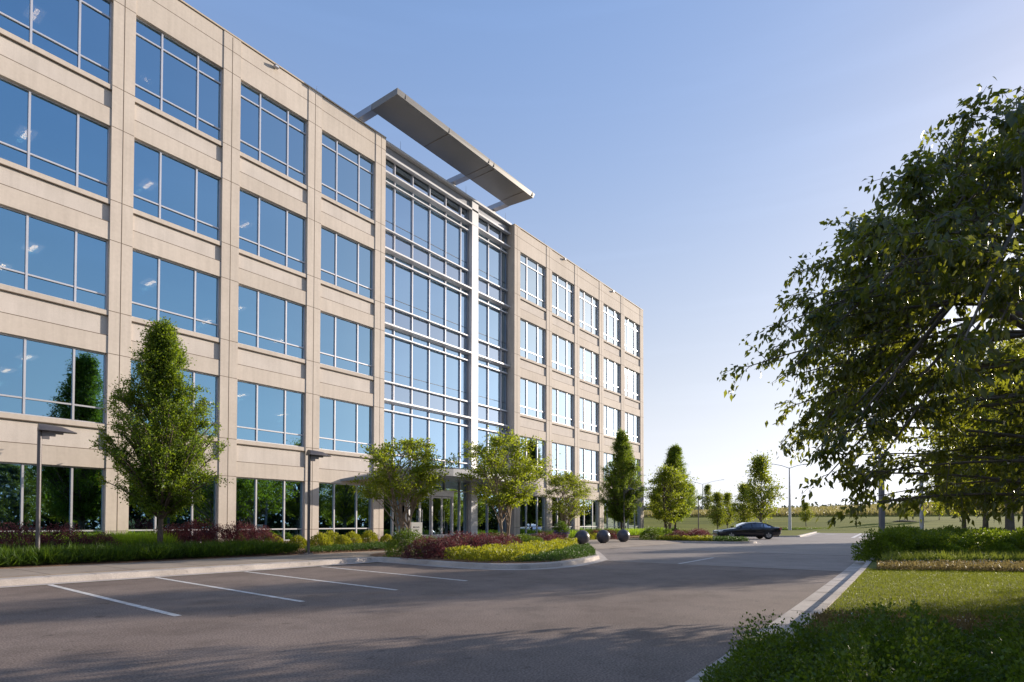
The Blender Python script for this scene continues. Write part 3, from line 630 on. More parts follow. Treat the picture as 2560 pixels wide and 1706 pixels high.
# shade trees on the right lawn
se = [(2.7, .9), (3.2, 2.2), (4.0, 3.0), (5.2, 3.3), (6.4, 2.8), (7.4, 1.7), (8.0, .5)]
shade = []
spots = [((57.0, -25.9), 'slim-trunked round tree behind the clipped hedge, left of the trunk trio'), ((55.0, -27.1), 'round tree with a thick straight trunk, middle of the trunk trio'), ((54.3, -30.3), 'round tree with forked trunk, right of the trunk trio'),
         ((31.8, -27.3), 'round shade tree right behind the big foreground tree'), ((37.2, -28.2), 'round shade tree further along the lawn behind the foreground tree'), ((43, -29.0), 'tall round shade tree at the right edge beyond the hedge')]
hid = [(25.5, -34.6), (49.5, -29.8), (22, -40), (12, -38), (4, -33.2), (-4, -32.5), (34, -38), (68, -34), (-12, -33), (84, -42), (50, -38), (22, -42), (8, -42)]
for i, ((x, y), lab) in enumerate(spots + [(h, 'round shade tree on the lawn beyond the right edge, seen mirrored in the windows') for h in hid]):
    if i == 0: o = make_tree('shade_tree', lab, 'tree', (x, y, .1), se, M['leaf_shade'], M['bark_grey'], 51, nl=95, tw=9, lpt=18, leaf=.17, tr=.21, rise=.8, spread=.35, flat=.7, lobes=.2, twlen=.75, group='round shade trees on the right lawn'); s0 = o
    else: o = copy_tree(s0); o.location = (x, y, .1); o['label'] = lab
    o.rotation_euler = (0, 0, i*1.9); q = .92+.16*((i*37) % 10)/10; o.scale = (q, q, q*(1.12 if 3 <= i <= 6 else 1)); shade.append(o)
# young trees by the far lawn
ye = [(1.4, .3), (1.9, 1.3), (2.7, 1.7), (3.6, 1.4), (4.6, .9), (5.4, .5), (6.0, .15)]
def spot(xd, depth, z=None):     # bearings measured once, baked to world positions
    lat = (xd-1176)/1378*depth; return (depth*.801+lat*.5987, -25.67+depth*.5987-lat*.801)
yl = [(1648, 66, .72, 'young tree left of the black car'), (1671, 84, .85, 'thin young tree behind the bonnet of the black car'), (1708, 74, .95, 'young tree behind the roof of the black car'),
      (1747, 72, 1.45, 'tallest young tree, above the boot of the black car'), (1851, 104, .8, 'small young tree right of the tall white lamp post'), (2078, 108, .8, 'small round tree in a mulch ring on the far lawn'),
      (2157, 108, .8, 'bare-stemmed small tree right of the mulch ring'), (1508, 150, 1.2, 'distant young tree by the far corner'), (1586, 190, 1.5, 'distant dark tree on the skyline, left of the street lamps'), (1626, 200, 1.5, 'distant dark tree on the skyline behind the street lamp'), (1552, 230, 1.2, 'tiny tree on the skyline')]
for i, (xd, dp, sc_, lab) in enumerate(yl):
    x, y = spot(xd, dp)
    if i == 0: o = make_tree('young_tree', lab, 'tree', (x, y, .1), ye, M['leaf_young'], M['bark_grey'], 61, nl=70, tw=8, lpt=12, leaf=.2, tr=.09, rise=.9, spread=.4, flat=.8, lobes=.3, twlen=.55, group='young trees on the far lawn'); y0_ = o
    else: o = copy_tree(y0_); o['label'] = lab
    o.location = (x, y, terrain(x, y)+.02 + (.1 if x < 97 else 0)); o.rotation_euler = (0, 0, i*2.3); o.scale = (sc_*(1.15 if xd == 2078 else 1), sc_*(1.15 if xd == 2078 else 1), sc_*(.8 if xd in (2078, 1851) else 1))
x, y = spot(2078, 108); b = MB(); b.rev([(1.9, .0), (1.2, .18), (.3, .3), (0, .3)], 20, (x, y, terrain(x, y)-.02)); tag(b.build('mulch_ring', M['soil']), 'dark mulch ring on the far lawn', 'mulch ring')

# shrubs
def make_shrub(name, label, cat, loc, r, h, n, leaf, m, seed, group=None, wr=.6, lump=.25, upright=.2, flower=None, stem=True, nf=0, flm=None):
    rng = np.random.default_rng(seed); root = thing(name, label, cat, loc, rng.uniform(0, 6), group)
    u = rng.normal(size=(n, 3)); u[:, 2] = np.abs(u[:, 2]); u /= np.linalg.norm(u, axis=1, keepdims=True)
    an = np.arctan2(u[:, 1], u[:, 0]); ph = rng.uniform(0, 6, 4)
    lum = 1+lump*(np.sin(3*an+ph[0])*np.sin(4*u[:, 2]*2+ph[1])*.6+np.sin(7*an+ph[2]+5*u[:, 2])*.4)
    rad = lum*rng.uniform(.62, 1.04, n)**.5
    P = u*rad[:, None]*np.array([[r, r, h]]); D = u*.8+rng.normal(size=(n, 3))*.55; D[:, 2] += upright
    leaf_mesh('foliage', P, D, leaf*rng.uniform(.6, 1.3, n), wr, .3, m, root, rng)
    w = MB()
    for k in range(9):
        a = rng.uniform(0, 6.28); q = rng.uniform(.3, .7); w.tube(bez((0, 0, 0), (r*.2*math.cos(a), r*.2*math.sin(a), h*.4), (r*q*math.cos(a), r*q*math.sin(a), h*.75), 4), [.014, .01, .007, .003], 4, cap=False)
    w.build('stem', M['bark'], root)
    if nf:
        i = rng.integers(0, n, nf); leaf_mesh('flower', P[i]*1.03, rng.normal(size=(nf, 3)), np.full(nf, leaf*.6), 1., .2, flm, root, rng)
    return root
def place(proto, label, loc, rz=0, sc_=(1, 1, 1), group=None, name=None):
    o = copy_tree(proto); o['label'] = label; o.location = loc; o.rotation_euler = (0, 0, rz); o.scale = sc_
    if group: o['group'] = group
    return o
def bedz(y): return .16+(y+5.5)/5.8*.34
# golden mounds
GM = 'golden mounds along the left bed'
gp = make_shrub('golden_mound', 'round golden shrub left of the lamp post by the window corner', 'shrub', (14.0, -2.9, bedz(-2.9)-.05), .42, .58, 2600, .055, M['leaf_gold'], 5, GM, lump=.12)
gl = [((15.0, -3.1), 1.0, 'second golden mound from the left, behind the lamp post'), ((16.0, -3.3), 1.15, 'broad golden mound with orange tips just right of the lamp post'), ((17.3, -2.2), 1.1, 'golden mound at the back, fourth from the left'), ((17.25, -3.2), 1.0, 'golden mound in front of the fourth, at the bed centre'),
      ((18.3, -2.5), 1.1, 'golden mound near the last pier of the left wing'), ((19.5, -2.3), 1.1, 'golden mound at the pier beside the entrance glass'), ((20.4, -2.6), .9, 'small golden mound nearest the multi-stem tree')]
for k, ((x, y), s_, lab) in enumerate(gl): place(gp, lab, (x, y, bedz(y)-.05), k*1.3, (s_, s_, s_*(.92+.05*(k % 3))))
for k, (x, y, lab) in enumerate([(36.2, -5.2, 'golden mound right of the dark planter'), (37.4, -5.0, 'golden mound behind the first stone ball'), (38.6, -4.6, 'golden mound between the first and second stone balls')]):
    place(gp, lab, (x, y, .14), k, (1, 1, .8), 'golden mounds behind the stone balls')
# purple shrubs
pp = make_shrub('purple_shrub', 'purple-leaved shrub at the left edge of the left bed', 'shrub', (1.1, -3.1, .3), .85, .82, 5200, .05, M['leaf_purple'], 8, 'purple shrubs in the left bed', lump=.3, upright=.5)
pw = ['at the far left of the bed', 'second from the left', 'left of the first lamp post', 'just left of the first lamp post', 'just right of the first lamp post', 'before the pier left of the upright tree', 'low beside the upright tree', 'right of the upright tree', 'second right of the upright tree', 'midway between tree and second lamp post', 'left of the second lamp post', 'last before the golden mounds']
for k, (x, y, s_) in enumerate([(.0, -3.1, 1), (2.2, -3.2, 1), (3.3, -3.1, 1.05), (4.4, -3.2, 1), (5.5, -3.1, 1.05), (6.6, -3.2, .95), (7.6, -3.3, .8), (10.3, -2.3, .95), (11.2, -2.2, 1.05), (12.1, -2.3, 1), (12.9, -2.4, 1.05), (13.4, -2.9, .85)]):
    place(pp, 'purple-leaved shrub '+pw[k], (x, y, bedz(y)+.02), k*1.7, (s_, s_*.85, s_*(1.0+.08*(k % 3))))
ipl = [(14.9, -10.9, .95, 'purple shrub at the left tip of the island beside the dark bush'), (15.2, -11.5, .9, 'purple shrub at the front left of the island'), (16.6, -10.9, 1.1, 'purple shrub in the heart of the island'), (17.6, -11.4, 1.0, 'purple shrub behind the yellow ground cover, centre'),
       (18.6, -10.3, 1.0, 'purple shrub left of the tall multi-stem tree'), (19.7, -10.6, .95, 'purple shrub at the foot of the tall multi-stem tree'), (25.6, -9.3, .85, 'purple shrub at the right end of the island'), (24.2, -9.5, .95, 'purple shrub second from the right end of the island')]
for k, (x, y, s_, lab) in enumerate(ipl): place(pp, lab, (x, y, .14), k*2.1, (s_, s_, s_*.9), 'purple shrubs on the island')
i2 = [(42.0, -9.4, 1.0, 'purple shrub behind the third stone ball'), (43.2, -10.4, 1.0, 'purple shrub at the left of the second island'), (44.8, -9.8, 1.1, 'purple shrub in the middle of the second island'), (46.3, -9.2, 1.0, 'purple shrub at the back right of the second island'), (41.2, -4.0, 1, 'purple shrub before the right wing, behind the golden mounds'), (40.0, -3.4, 1, 'purple shrub before the right wing, left one')]
for k, (x, y, s_, lab) in enumerate(i2): place(pp, lab, (x, y, .12), k*1.1, (s_, s_, s_*.85), 'purple shrubs on the second island')
# green box shrubs
gp2 = make_shrub('green_shrub', 'dark rounded bush at the left tip of the island', 'shrub', (15.15, -9.6, .14), .75, .95, 7000, .05, M['leaf_box'], 9, 'green bushes on the island', lump=.2, upright=.3)
ig = [(16.9, -9.0, .85, 'green bush in front of the white sign'), (18.3, -8.7, .8, 'green bush right of the white sign'), (19.6, -8.5, .8, 'green bush left of the tall multi-stem tree'), (21.6, -8.9, .95, 'green bush behind the tall multi-stem tree stems'), (22.8, -9.3, .85, 'green bush right of the tall multi-stem tree'), (23.9, -8.4, .8, 'green bush at the back of the island'), (21.9, -10.6, .75, 'green bush in front right of the tall multi-stem tree'),
      (41.3, -7.6, 1.2, 'dark bush behind the third stone ball'), (43.0, -6.9, 1.1, 'green bush at the back of the second island'), (46.5, -6.5, 1, 'green bush under the corner multi-stem tree'), (48.5, -7.2, .9, 'green bush at the far end of the second island')]
for k, (x, y, s_, lab) in enumerate(ig): place(gp2, lab, (x, y, .13), k*1.4, (s_, s_, s_*(.85 if k < 7 else .8)))
# ground cover made as masses
def cover(name, label, poly, z, n, hgt, leaf, m, seed, wr=.4, upright=.6, spread=.6, lump=1.2, kind='stuff', zf=None, lsc=.9):
    rng = np.random.default_rng(seed); P = np.array(poly); lo, hi = P.min(0), P.max(0); out = []
    tot = 0
    while tot < n:
        q = rng.uniform(lo, hi, size=(n, 2)); ins = np.zeros(len(q), bool); j = len(P)-1
        for i in range(len(P)):
            c = ((P[i, 1] > q[:, 1]) != (P[j, 1] > q[:, 1])) & (q[:, 0] < (P[j, 0]-P[i, 0])*(q[:, 1]-P[i, 1])/(P[j, 1]-P[i, 1]+1e-12)+P[i, 0]); ins ^= c; j = i
        out.append(q[ins]); tot += ins.sum()
    q = np.concatenate(out)[:n]
    hh = .55+.45*(np.sin(q[:, 0]*lump*3+np.cos(q[:, 1]*lump*2.3)*1.5+seed)*np.cos(q[:, 1]*lump*3.1+seed*2)*.5+.5)*1.0
    z0 = (np.array([zf(a, b_) for a, b_ in q]) if zf else z)
    zz = z0 + hgt*hh*rng.uniform(.0, 1, n)**lsc
    D = rng.normal(size=(n, 3))*spread; D[:, 2] = np.abs(D[:, 2])+upright
    o = leaf_mesh(name, np.column_stack([q, zz]), D, leaf*rng.uniform(.6, 1.3, n), wr, .2, m, None, rng)
    return tag(o, label, name.replace('_', ' '), None, kind)
yellow = [(14.4, -12.1), (14.25, -13.8), (15.0, -14.8), (17.2, -14.1), (19.5, -13.3), (22, -12.2), (25, -10.9), (27.3, -9.5), (26.6, -8.7), (24.5, -9.9), (21, -10.9), (18, -11.7), (15.8, -12)]
cover('yellow_groundcover', 'bright yellow-green ground cover across the island', yellow, .15, 26000, .46, .085, M['leaf_gold'], 3, .45, .5)
jun = [(14.7, -14.7), (15.9, -15.45), (18.2, -15.1), (20.3, -14.5), (22.7, -13.0), (25.9, -11.0), (24, -11.2), (21.5, -12.3), (19, -13.4), (17, -14.1)]
cover('juniper_groundcover', 'dark green creeping juniper spilling over the island kerb', jun, .13, 26000, .27, .075, M['leaf_juniper'], 6, .22, .15, .8, 1.6)
cover('juniper_groundcover', 'dark green creeping juniper before the golden mounds', [(13.9, -5.35), (20.5, -5.3), (21.2, -3.6), (19.4, -3.2), (16, -3.9), (14.6, -4.2)], 0, 20000, .20, .07, M['leaf_juniper'], 7, .22, .15, .8, 1.6, zf=lambda x, y: bedz(y))
cover('yellow_groundcover', 'yellow-green ground cover on the second island', [(40.6, -8.2), (41.3, -12.0), (43.6, -11.2), (46, -9.8), (43, -8.6)], .12, 7000, .36, .11, M['leaf_gold'], 13, .45, .5)
cover('juniper_groundcover', 'dark juniper at the tip of the second island', [(41.1, -11.8), (41.3, -13.6), (42.2, -14.2), (43.4, -13.6), (46, -10.8), (44, -11.2)], .12, 8000, .30, .10, M['leaf_juniper'], 16, .25, .15, .8, 1.6)
cover('grass_border', 'dark green strappy grass along the footpath', [(-12, -5.42), (13.6, -5.42), (13.0, -4.0), (-12, -3.7)], 0, 75000, .24, .36, M['leaf_grass'], 4, .055, .55, .75, 2.6, zf=lambda x, y: bedz(y))
cover('bright_grass', 'bright green tufts under the left windows', [(-6, -1.7), (10.8, -1.7), (10.8, -.4), (-6, -.4)], 0, 16000, .25, .42, M['leaf_lime'], 5, .05, .9, .4, 1.5, zf=lambda x, y: bedz(y))
cover('bright_grass', 'bright green tufts beside the upright tree', [(7.3, -3.1), (10, -3.1), (10.2, -1.8), (7.3, -1.8)], 0, 7000, .32, .42, M['leaf_lime'], 15, .05, .9, .4, 1.5, zf=lambda x, y: bedz(y))
cover('bright_grass', 'green grass strip below the right wing windows', [(36, -3.6), (56, -3.2), (56, -1.0), (36, -1.0)], .25, 16000, .3, .42, M['leaf_lime'], 25, .06, .9, .4, 1.5)
cover('mulch_chips', 'loose bark chips by the second lamp post', [(11, -5.45), (21, -5.45), (20, -4.6), (14.4, -4.4), (13.4, -4.2), (11.5, -5.2)], .18, 2500, .03, .06, M['mulch'], 35, .6, .0, 1.)
# clipped hedges and low planting on the right
hp = make_shrub('hedge_shrub', 'clipped dark hedge bush nearest the drive', 'shrub', (23.6, -23.75, .1), .95, 1.0, 7500, .075, M['leaf_hedge'], 10, 'hedge bushes right of the drive', lump=.28, upright=.45)
hrow = [(24.3, -25.0), (25.1, -26.3), (25.8, -27.5), (26.6, -28.7), (27.4, -29.9), (25.4, -24.1), (27.0, -25.2), (28.0, -26.6), (28.8, -28), (29.6, -29.5), (28.3, -23.9), (30.5, -25.4), (31.6, -27), (32.4, -28.6), (31.5, -23.6)]
words = ['second from the drive in the front row', 'third from the drive in the front row', 'fourth from the drive in the front row', 'fifth from the drive in the front row', 'last in the front row', 'first in the middle row', 'second in the middle row', 'third in the middle row', 'fourth in the middle row', 'last in the middle row', 'first in the back row', 'second in the back row', 'third in the back row', 'last in the back row', 'behind the square lamp post']
for k, ((x, y), w_) in enumerate(zip(hrow, words)): place(hp, 'clipped dark hedge bush, '+w_, (x, y, .1), k*1.9, (1, 1, .9+.07*(k % 3)))
cover('tall_hedge', 'continuous far hedge behind the clipped bushes', [(34, -23.6), (52, -24), (56, -36), (36, -32)], .1, 22000, .95, .22, M['leaf_box'], 40, .5, .3, .7, .5)
cover('lily_grass', 'pale green strappy planting between hedge and flowers', [(20.6, -23.9), (22.9, -23.7), (28.6, -30.8), (25.6, -30.8)], .12, 20000, .18, .30, M['leaf_lily'], 41, .06, .7, .6, 1.3)
cover('flower_border', 'low reddish border with tiny white flowers behind the lawn', [(18.5, -23.9), (20.5, -23.7), (25.4, -30.8), (22, -30.8)], .12, 34000, .20, .06, M['leaf_red'], 42, .35, .6, .6, 2.)
cover('white_flowers', 'tiny white blossoms over the reddish border', [(18.7, -24.1), (20.3, -23.8), (25.2, -30.8), (22.2, -30.8)], .30, 420, .08, .024, M['petal'], 43, 1., .3, .6, 2.)
# near right shrubs and border
sp = make_shrub('boxwood_shrub', 'nearest glossy boxwood at the bottom edge of the view', 'shrub', (4.1, -24.78, .06), .52, .62, 16000, .027, M['leaf_box'], 11, 'glossy boxwoods in the bottom right corner', lump=.32, upright=.5, wr=.62)
sp.scale = (1, 1, .72)
bl = [(4.75, -24.6, 1.0, .85, 'boxwood overhanging the kerb'), (5.15, -24.35, .62, .62, 'small boxwood sprig at the kerb edge'), (4.35, -25.3, 1.05, 1, 'boxwood behind the nearest one'), (5.4, -25.3, 1, .95, 'boxwood in the centre of the near group'), (4.9, -26.1, 1.1, 1, 'boxwood right of centre in the near group'),
      (6.1, -25.0, .9, .78, 'boxwood at the back left of the near group'), (6.2, -26.0, 1, .85, 'boxwood at the back centre of the near group'), (5.9, -26.9, 1.05, .9, 'boxwood at the right edge of the near group'), (3.6, -25.2, 1, .9, 'boxwood below the bottom edge of the view'), (3.9, -26.0, 1, .95, 'boxwood in the bottom right corner'), (7.0, -27.2, 1, .8, 'boxwood far right behind the near group')]
for k, (x, y, s_, hz, lab) in enumerate(bl): place(sp, lab, (x+.03, y-.08, .06), k*2.2, (s_*1.08, s_*1.08, hz*.98))
cover('flower_border', 'low brownish flowering border in front of the lawn', [(7.0, -24.3), (8.7, -24.2), (10.2, -28.8), (8.0, -28.8)], .12, 30000, .17, .05, M['leaf_red'], 45, .3, .6, .6, 2.2)
cover('white_flowers', 'tiny white blossoms over the near border', [(7.2, -24.5), (8.5, -24.4), (10, -28.5), (8.1, -28.5)], .20, 420, .08, .018, M['petal'], 46, 1., .3, .6, 2.)
cover('lily_grass', 'arching grass clump at the right edge of the near shrubs', [(6.3, -26.3), (7.7, -26.3), (8.0, -28.3), (6.4, -28.3)], .12, 4500, .25, .42, M['leaf_grass'], 47, .05, .8, .6, 1.3)
0 and cover('lily_grass', 'small bright grass clump among the near boxwoods', [(5.5, -24.2), (6.0, -24.2), (6.0, -24.7), (5.5, -24.7)], .25, 500, .2, .32, M['leaf_lime'], 48, .05, .8, .5, 1.3)
cover('grass', 'short mown grass blades of the right lawn', [(8.4, -24.2), (19, -23.6), (23, -30.8), (9.8, -30.8)], .12, 120000, .012, .045, M['blade'], 49, .16, .7, .6, 1., lsc=1)
cover('tall_grass', 'tall dry meadow grass on the distant bank', [(152, -120), (215, -150), (240, 110), (160, 90)], 0, 90000, .3, 1.2, M['tallgrass'], 50, .2, .9, .3, .1, zf=terrain)
for k, (xa, xb, dp) in enumerate(((1500, 1560, 96), (1790, 1925, 98))):
    pts = [spot(xa, dp-1.5), spot(xb, dp-1.5), spot(xb-5, dp+3), spot(xa+5, dp+3)]
    cover('low_hedge', ('dark low planting at the left lawn edge', 'dark low planting at the foot of the tall white lamp post')[k], pts, .1, 5000, .45, .22, M['leaf_box'], 60+k, .5, .3, .7, .5)
# distant tree line
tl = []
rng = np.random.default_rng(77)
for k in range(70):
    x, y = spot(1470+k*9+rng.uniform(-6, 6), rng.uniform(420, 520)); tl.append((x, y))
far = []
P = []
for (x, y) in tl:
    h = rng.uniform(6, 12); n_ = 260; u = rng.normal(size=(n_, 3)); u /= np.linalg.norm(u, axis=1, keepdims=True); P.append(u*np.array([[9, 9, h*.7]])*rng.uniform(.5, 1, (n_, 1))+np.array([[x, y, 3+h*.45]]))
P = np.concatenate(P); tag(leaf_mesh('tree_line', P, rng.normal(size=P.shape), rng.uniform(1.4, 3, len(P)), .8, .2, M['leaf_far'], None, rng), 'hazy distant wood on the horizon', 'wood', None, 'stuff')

P = []
for k in range(60):
    x, y = 8+k*3.2+rng.uniform(-1, 1), -64+rng.uniform(-4, 4); h = rng.uniform(7, 10); u = rng.normal(size=(700, 3)); u /= np.linalg.norm(u, axis=1, keepdims=True)
    P.append(u*np.array([[3.4, 3.4, h*.52]])*rng.uniform(.55, 1, (700, 1))**.5+np.array([[x, y, h*.5]]))
P = np.concatenate(P); tag(leaf_mesh('tree_belt', P, rng.normal(size=P.shape), rng.uniform(.5, 1.1, len(P)), .7, .2, M['leaf_dark'], None, rng), 'dense tree belt behind the second car park, seen only mirrored in the windows', 'wood', None, 'stuff')
# kerb joints
b = MB()
for k in range(30): x = -8+k*.9*1.0; b.box((x*1.0, -9.62, .006), (x+.012, -8.8, .1515)) if False else b.box((x*1.0, -9.30, .149), (x+.012, -8.8, .1515))
for k in range(20):
    x = 4.2+k*1.5; yk = np.interp(x, [-6, 4.5, 6.5, 8.5, 12, 19, 24, 30, 60], [-24.4, -24.2, -24.1, -24.0, -23.82, -23.42, -23.1, -22.75, -22.7]); b.box((x, yk-.16, .149), (x+.012, yk-.03, .1515)); b.box((x, yk+.03, .012), (x+.012, yk+.40, .0145))
tag(b.build('kerb_joint', M['joint']), None, None, None, 'structure')

# ---------------------------------------------------------------- lamp posts
def ped_lamp(label, loc, rz, h=4.0):
    r = thing('lamp_post', label, 'lamp post', loc, rz, 'short lamp posts along the paths')
    b = MB(); b.tube([(0, 0, 0), (0, 0, h)], .055, 14); b.build('pole', M['pole_dark'], r, smooth='auto')
    b = MB(); b.box((-.14, -.14, 0), (.14, .14, .03))
    for a in (-.1, .1):
        for c in (-.1, .1): b.tube([(a, c, .03), (a, c, .08)], .014, 6)
    b.build('base_plate', M['pole_grey'], r)
    b = MB()   # stepped bracket under the head
    b.box((.045, -.045, h-.30), (.22, .045, h-.21)); b.box((.045, -.05, h-.21), (.36, .05, h-.14)); b.box((.045, -.055, h-.14), (.54, .055, h-.075)); b.build('arm', M['pole_grey'], r)
    b = MB(); n = 10; v = []
    for x, w, hh in ((-.04, .24, .20), (.10, .24, .20), (.50, .22, .16), (.82, .14, .035), (.86, .10, .02)):
        for i in range(n+1):
            a = math.pi*i/n; v.append((x, -w*math.cos(a), h-.075+hh*math.sin(a)))
    b.v = v
    for s_ in range(4):
        for i in range(n): q = s_*(n+1)+i; b.f.append((q, q+1, q+n+2, q+n+1)); b.m.append(0)
        b.f.append((s_*(n+1), (s_+1)*(n+1), (s_+1)*(n+1)+n, s_*(n+1)+n)); b.m.append(0)
    b.f.append(tuple(range(n, -1, -1))); b.m.append(0); b.f.append(tuple(4*(n+1)+i for i in range(n+1))); b.m.append(0)
    hd = b.build('lamp_head', M['pole_dark'], r, smooth='auto'); b = MB(); b.box((.2, -.13, h-.083), (.7, .13, h-.077)); b.build('lens', M['lens_clear'], hd)
    return r
lp = ped_lamp('dark lamp post before the leftmost ground floor windows', (5.58, -4.74, .15), R(-10), 3.9)
for lab, x, y, z, rz in (('dark lamp post on mulch beside the golden mounds', 13.8, -5.6, .15, R(-12)), ('dark lamp post against the upright tree near the stone balls', 42.6, -4.7, .14, R(-53)), ('dark lamp post on the lawn left of the black car', *spot(1604, 62), .12, R(-53)), ('lamp post mostly hidden by the tree at the far building corner', *spot(1526, 74), .12, R(-53))):
    o = copy_tree(lp); o['label'] = lab; o.location = (x, y, z); o.rotation_euler = (0, 0, rz)
r = thing('parking_lamp', 'square grey lamp post rising behind the hedge near the drive', 'lamp post', (30.3, -22.95, 0), R(-53))
b = MB(); b.box((-.085, -.085, 0), (.085, .085, 4.35)); b.build('pole', M['pole_grey'], r); b = MB(); b.box((-.55, -.07, 4.16), (-.085, .07, 4.28)); b.build('arm', M['pole_grey'], r)
r = thing('parking_lamp', 'pale round lamp post behind the far hedge', 'lamp post', (*spot(2117, 45), 0), R(-53))
b = MB(); b.tube([(0, 0, 0), (0, 0, 5.2)], [.15, .13], 14); b.build('pole', M['pole_white'], r, smooth='auto'); b = MB(); b.box((-.8, -.1, 5.0), (.8, .1, 5.1)); b.build('arm', M['pole_white'], r)
def street_light(label, xd, dp, h, arm, z0):
    x, y = spot(xd, dp); r = thing('street_light', label, 'street light', (x, y, z0), R(-53), 'tall street lights')
    b = MB(); b.tube([(0, 0, 0), (0, 0, h*.5), (0, 0, h)], [.33*h/9.5*.75, .22*h/9.5*.7, .09], 12); b.build('pole', M['pole_white'], r, smooth='auto')
    for s_ in (-1, 1):
        b = MB(); b.tube([(0, 0, h-.1), (s_*arm*.5, 0, h+arm*.13), (s_*arm, 0, h+arm*.22)], .05, 6); a = b.build('arm', M['pole_white'], r)
        b = MB(); b.box((s_*arm-.25, -.12, h+arm*.22-.06), (s_*arm+.35*s_+.25, .12, h+arm*.22+.06)); b.build('lamp_head', M['pole_white'], r)
    return r
street_light('tall white twin-arm street light on the lawn right of the black car', 1814, 92, 9.6, 2.4, .3)
street_light('distant twin-arm street light above the young trees', 1614, 210, 11, 7.0, 4.0)
street_light('furthest twin-arm street light, low on the left skyline', 1520, 330, 7, 6, 2.0)

# ---------------------------------------------------------------- stone balls, planter, sign
for k, (x, y, lab) in enumerate(((29.8, -8.4, 'dark polished stone ball nearest the island'), (32.5, -8.3, 'dark polished stone ball in the middle of three'), (35.4, -8.2, 'dark polished stone ball furthest along the plaza'))):
    if k == 0:
        r = thing('bollard_ball', lab, 'ball bollard', (x, y, .14), 0, 'polished stone balls on the plaza'); b = MB(); b.rev([(max(.001, .42*math.sin(math.pi*i/24)), .41-.42*math.cos(math.pi*i/24)) for i in range(25)], 40); b.build('ball', M['granite'], r, smooth=True)
        b = MB(); b.tube([(0, 0, 0), (0, 0, .05)], .2, 20); b.build('collar', M['black'], r); b0 = r
    else: o = copy_tree(b0); o['label'] = lab; o.location = (x, y, .14)
pl_ = thing('planter', 'dark bowl planter with green and violet flowers on the plaza', 'planter', (31.4, -6.0, .15))
b = MB(); b.rev([(.001, 0), (.26, 0), (.30, .05), (.42, .35), (.47, .62), (.49, .66), (.44, .66), (.42, .58), (.001, .56)], 28); b.build('bowl', M['pot'], pl_, smooth='auto')
rng = np.random.default_rng(5); n = 3500; u = rng.normal(size=(n, 3)); u[:, 2] = np.abs(u[:, 2]); u /= np.linalg.norm(u, axis=1, keepdims=True)
leaf_mesh('plant', u*np.array([[.5, .5, .75]])*rng.uniform(.4, 1, (n, 1))+np.array([[0, 0, .6]]), u+rng.normal(size=(n, 3))*.5, rng.uniform(.04, .09, n), .4, .2, M['leaf_grass'], pl_, rng)
n = 160; a = rng.uniform(0, 6.28, n); leaf_mesh('flower', np.column_stack([.5*np.cos(a), .5*np.sin(a), rng.uniform(.55, .8, n)]), rng.normal(size=(n, 3)), np.full(n, .05), 1, .2, M['petal_violet'], pl_, rng)
sg = thing('notice_sign', 'white notice board with maroon square and black letters by the entrance', 'sign', (19.06, -6.07, .15), R(-14))
b = MB(); b.box((-.27, -.03, .25), (.27, .03, 1.24)); b.build('board', M['sign_white'], sg); b = MB()
for x in (-.24, .2): b.box((x, -.025, 0), (x+.04, .025, .25))
b.box((-.31, -.035, .2), (-.272, .035, 1.24)); b.build('leg', M['white_metal'], sg)
b = MB(); b.box((-.19, -.033, .99), (-.135, -.0305, 1.05)); b.build('logo_square', M['maroon'], sg)
def text(s_, size, loc, parent, m, name='lettering'):
    c = bpy.data.curves.new(name, 'FONT'); c.body = s_; c.size = size; c.extrude = .001; c.space_character = .92
    t_ = bpy.data.objects.new(name, c); col.objects.link(t_); dg = bpy.context.evaluated_depsgraph_get(); me = bpy.data.meshes.new_from_object(t_.evaluated_get(dg)); bpy.data.objects.remove(t_)
    o = bpy.data.objects.new(name, me); me.materials.clear(); me.materials.append(m); link(o, parent); o.location = loc; o.rotation_euler = (R(90), 0, 0); return o
text('CCUPS', .085, (-.128, -.0325, .99), sg, M['black'])
b = MB(); b.box((-.19, -.033, .90), (.1, -.0305, .915)); b.box((-.19, -.033, .845), (.06, -.0305, .87)); b.build('printed_line', M['black'], sg)

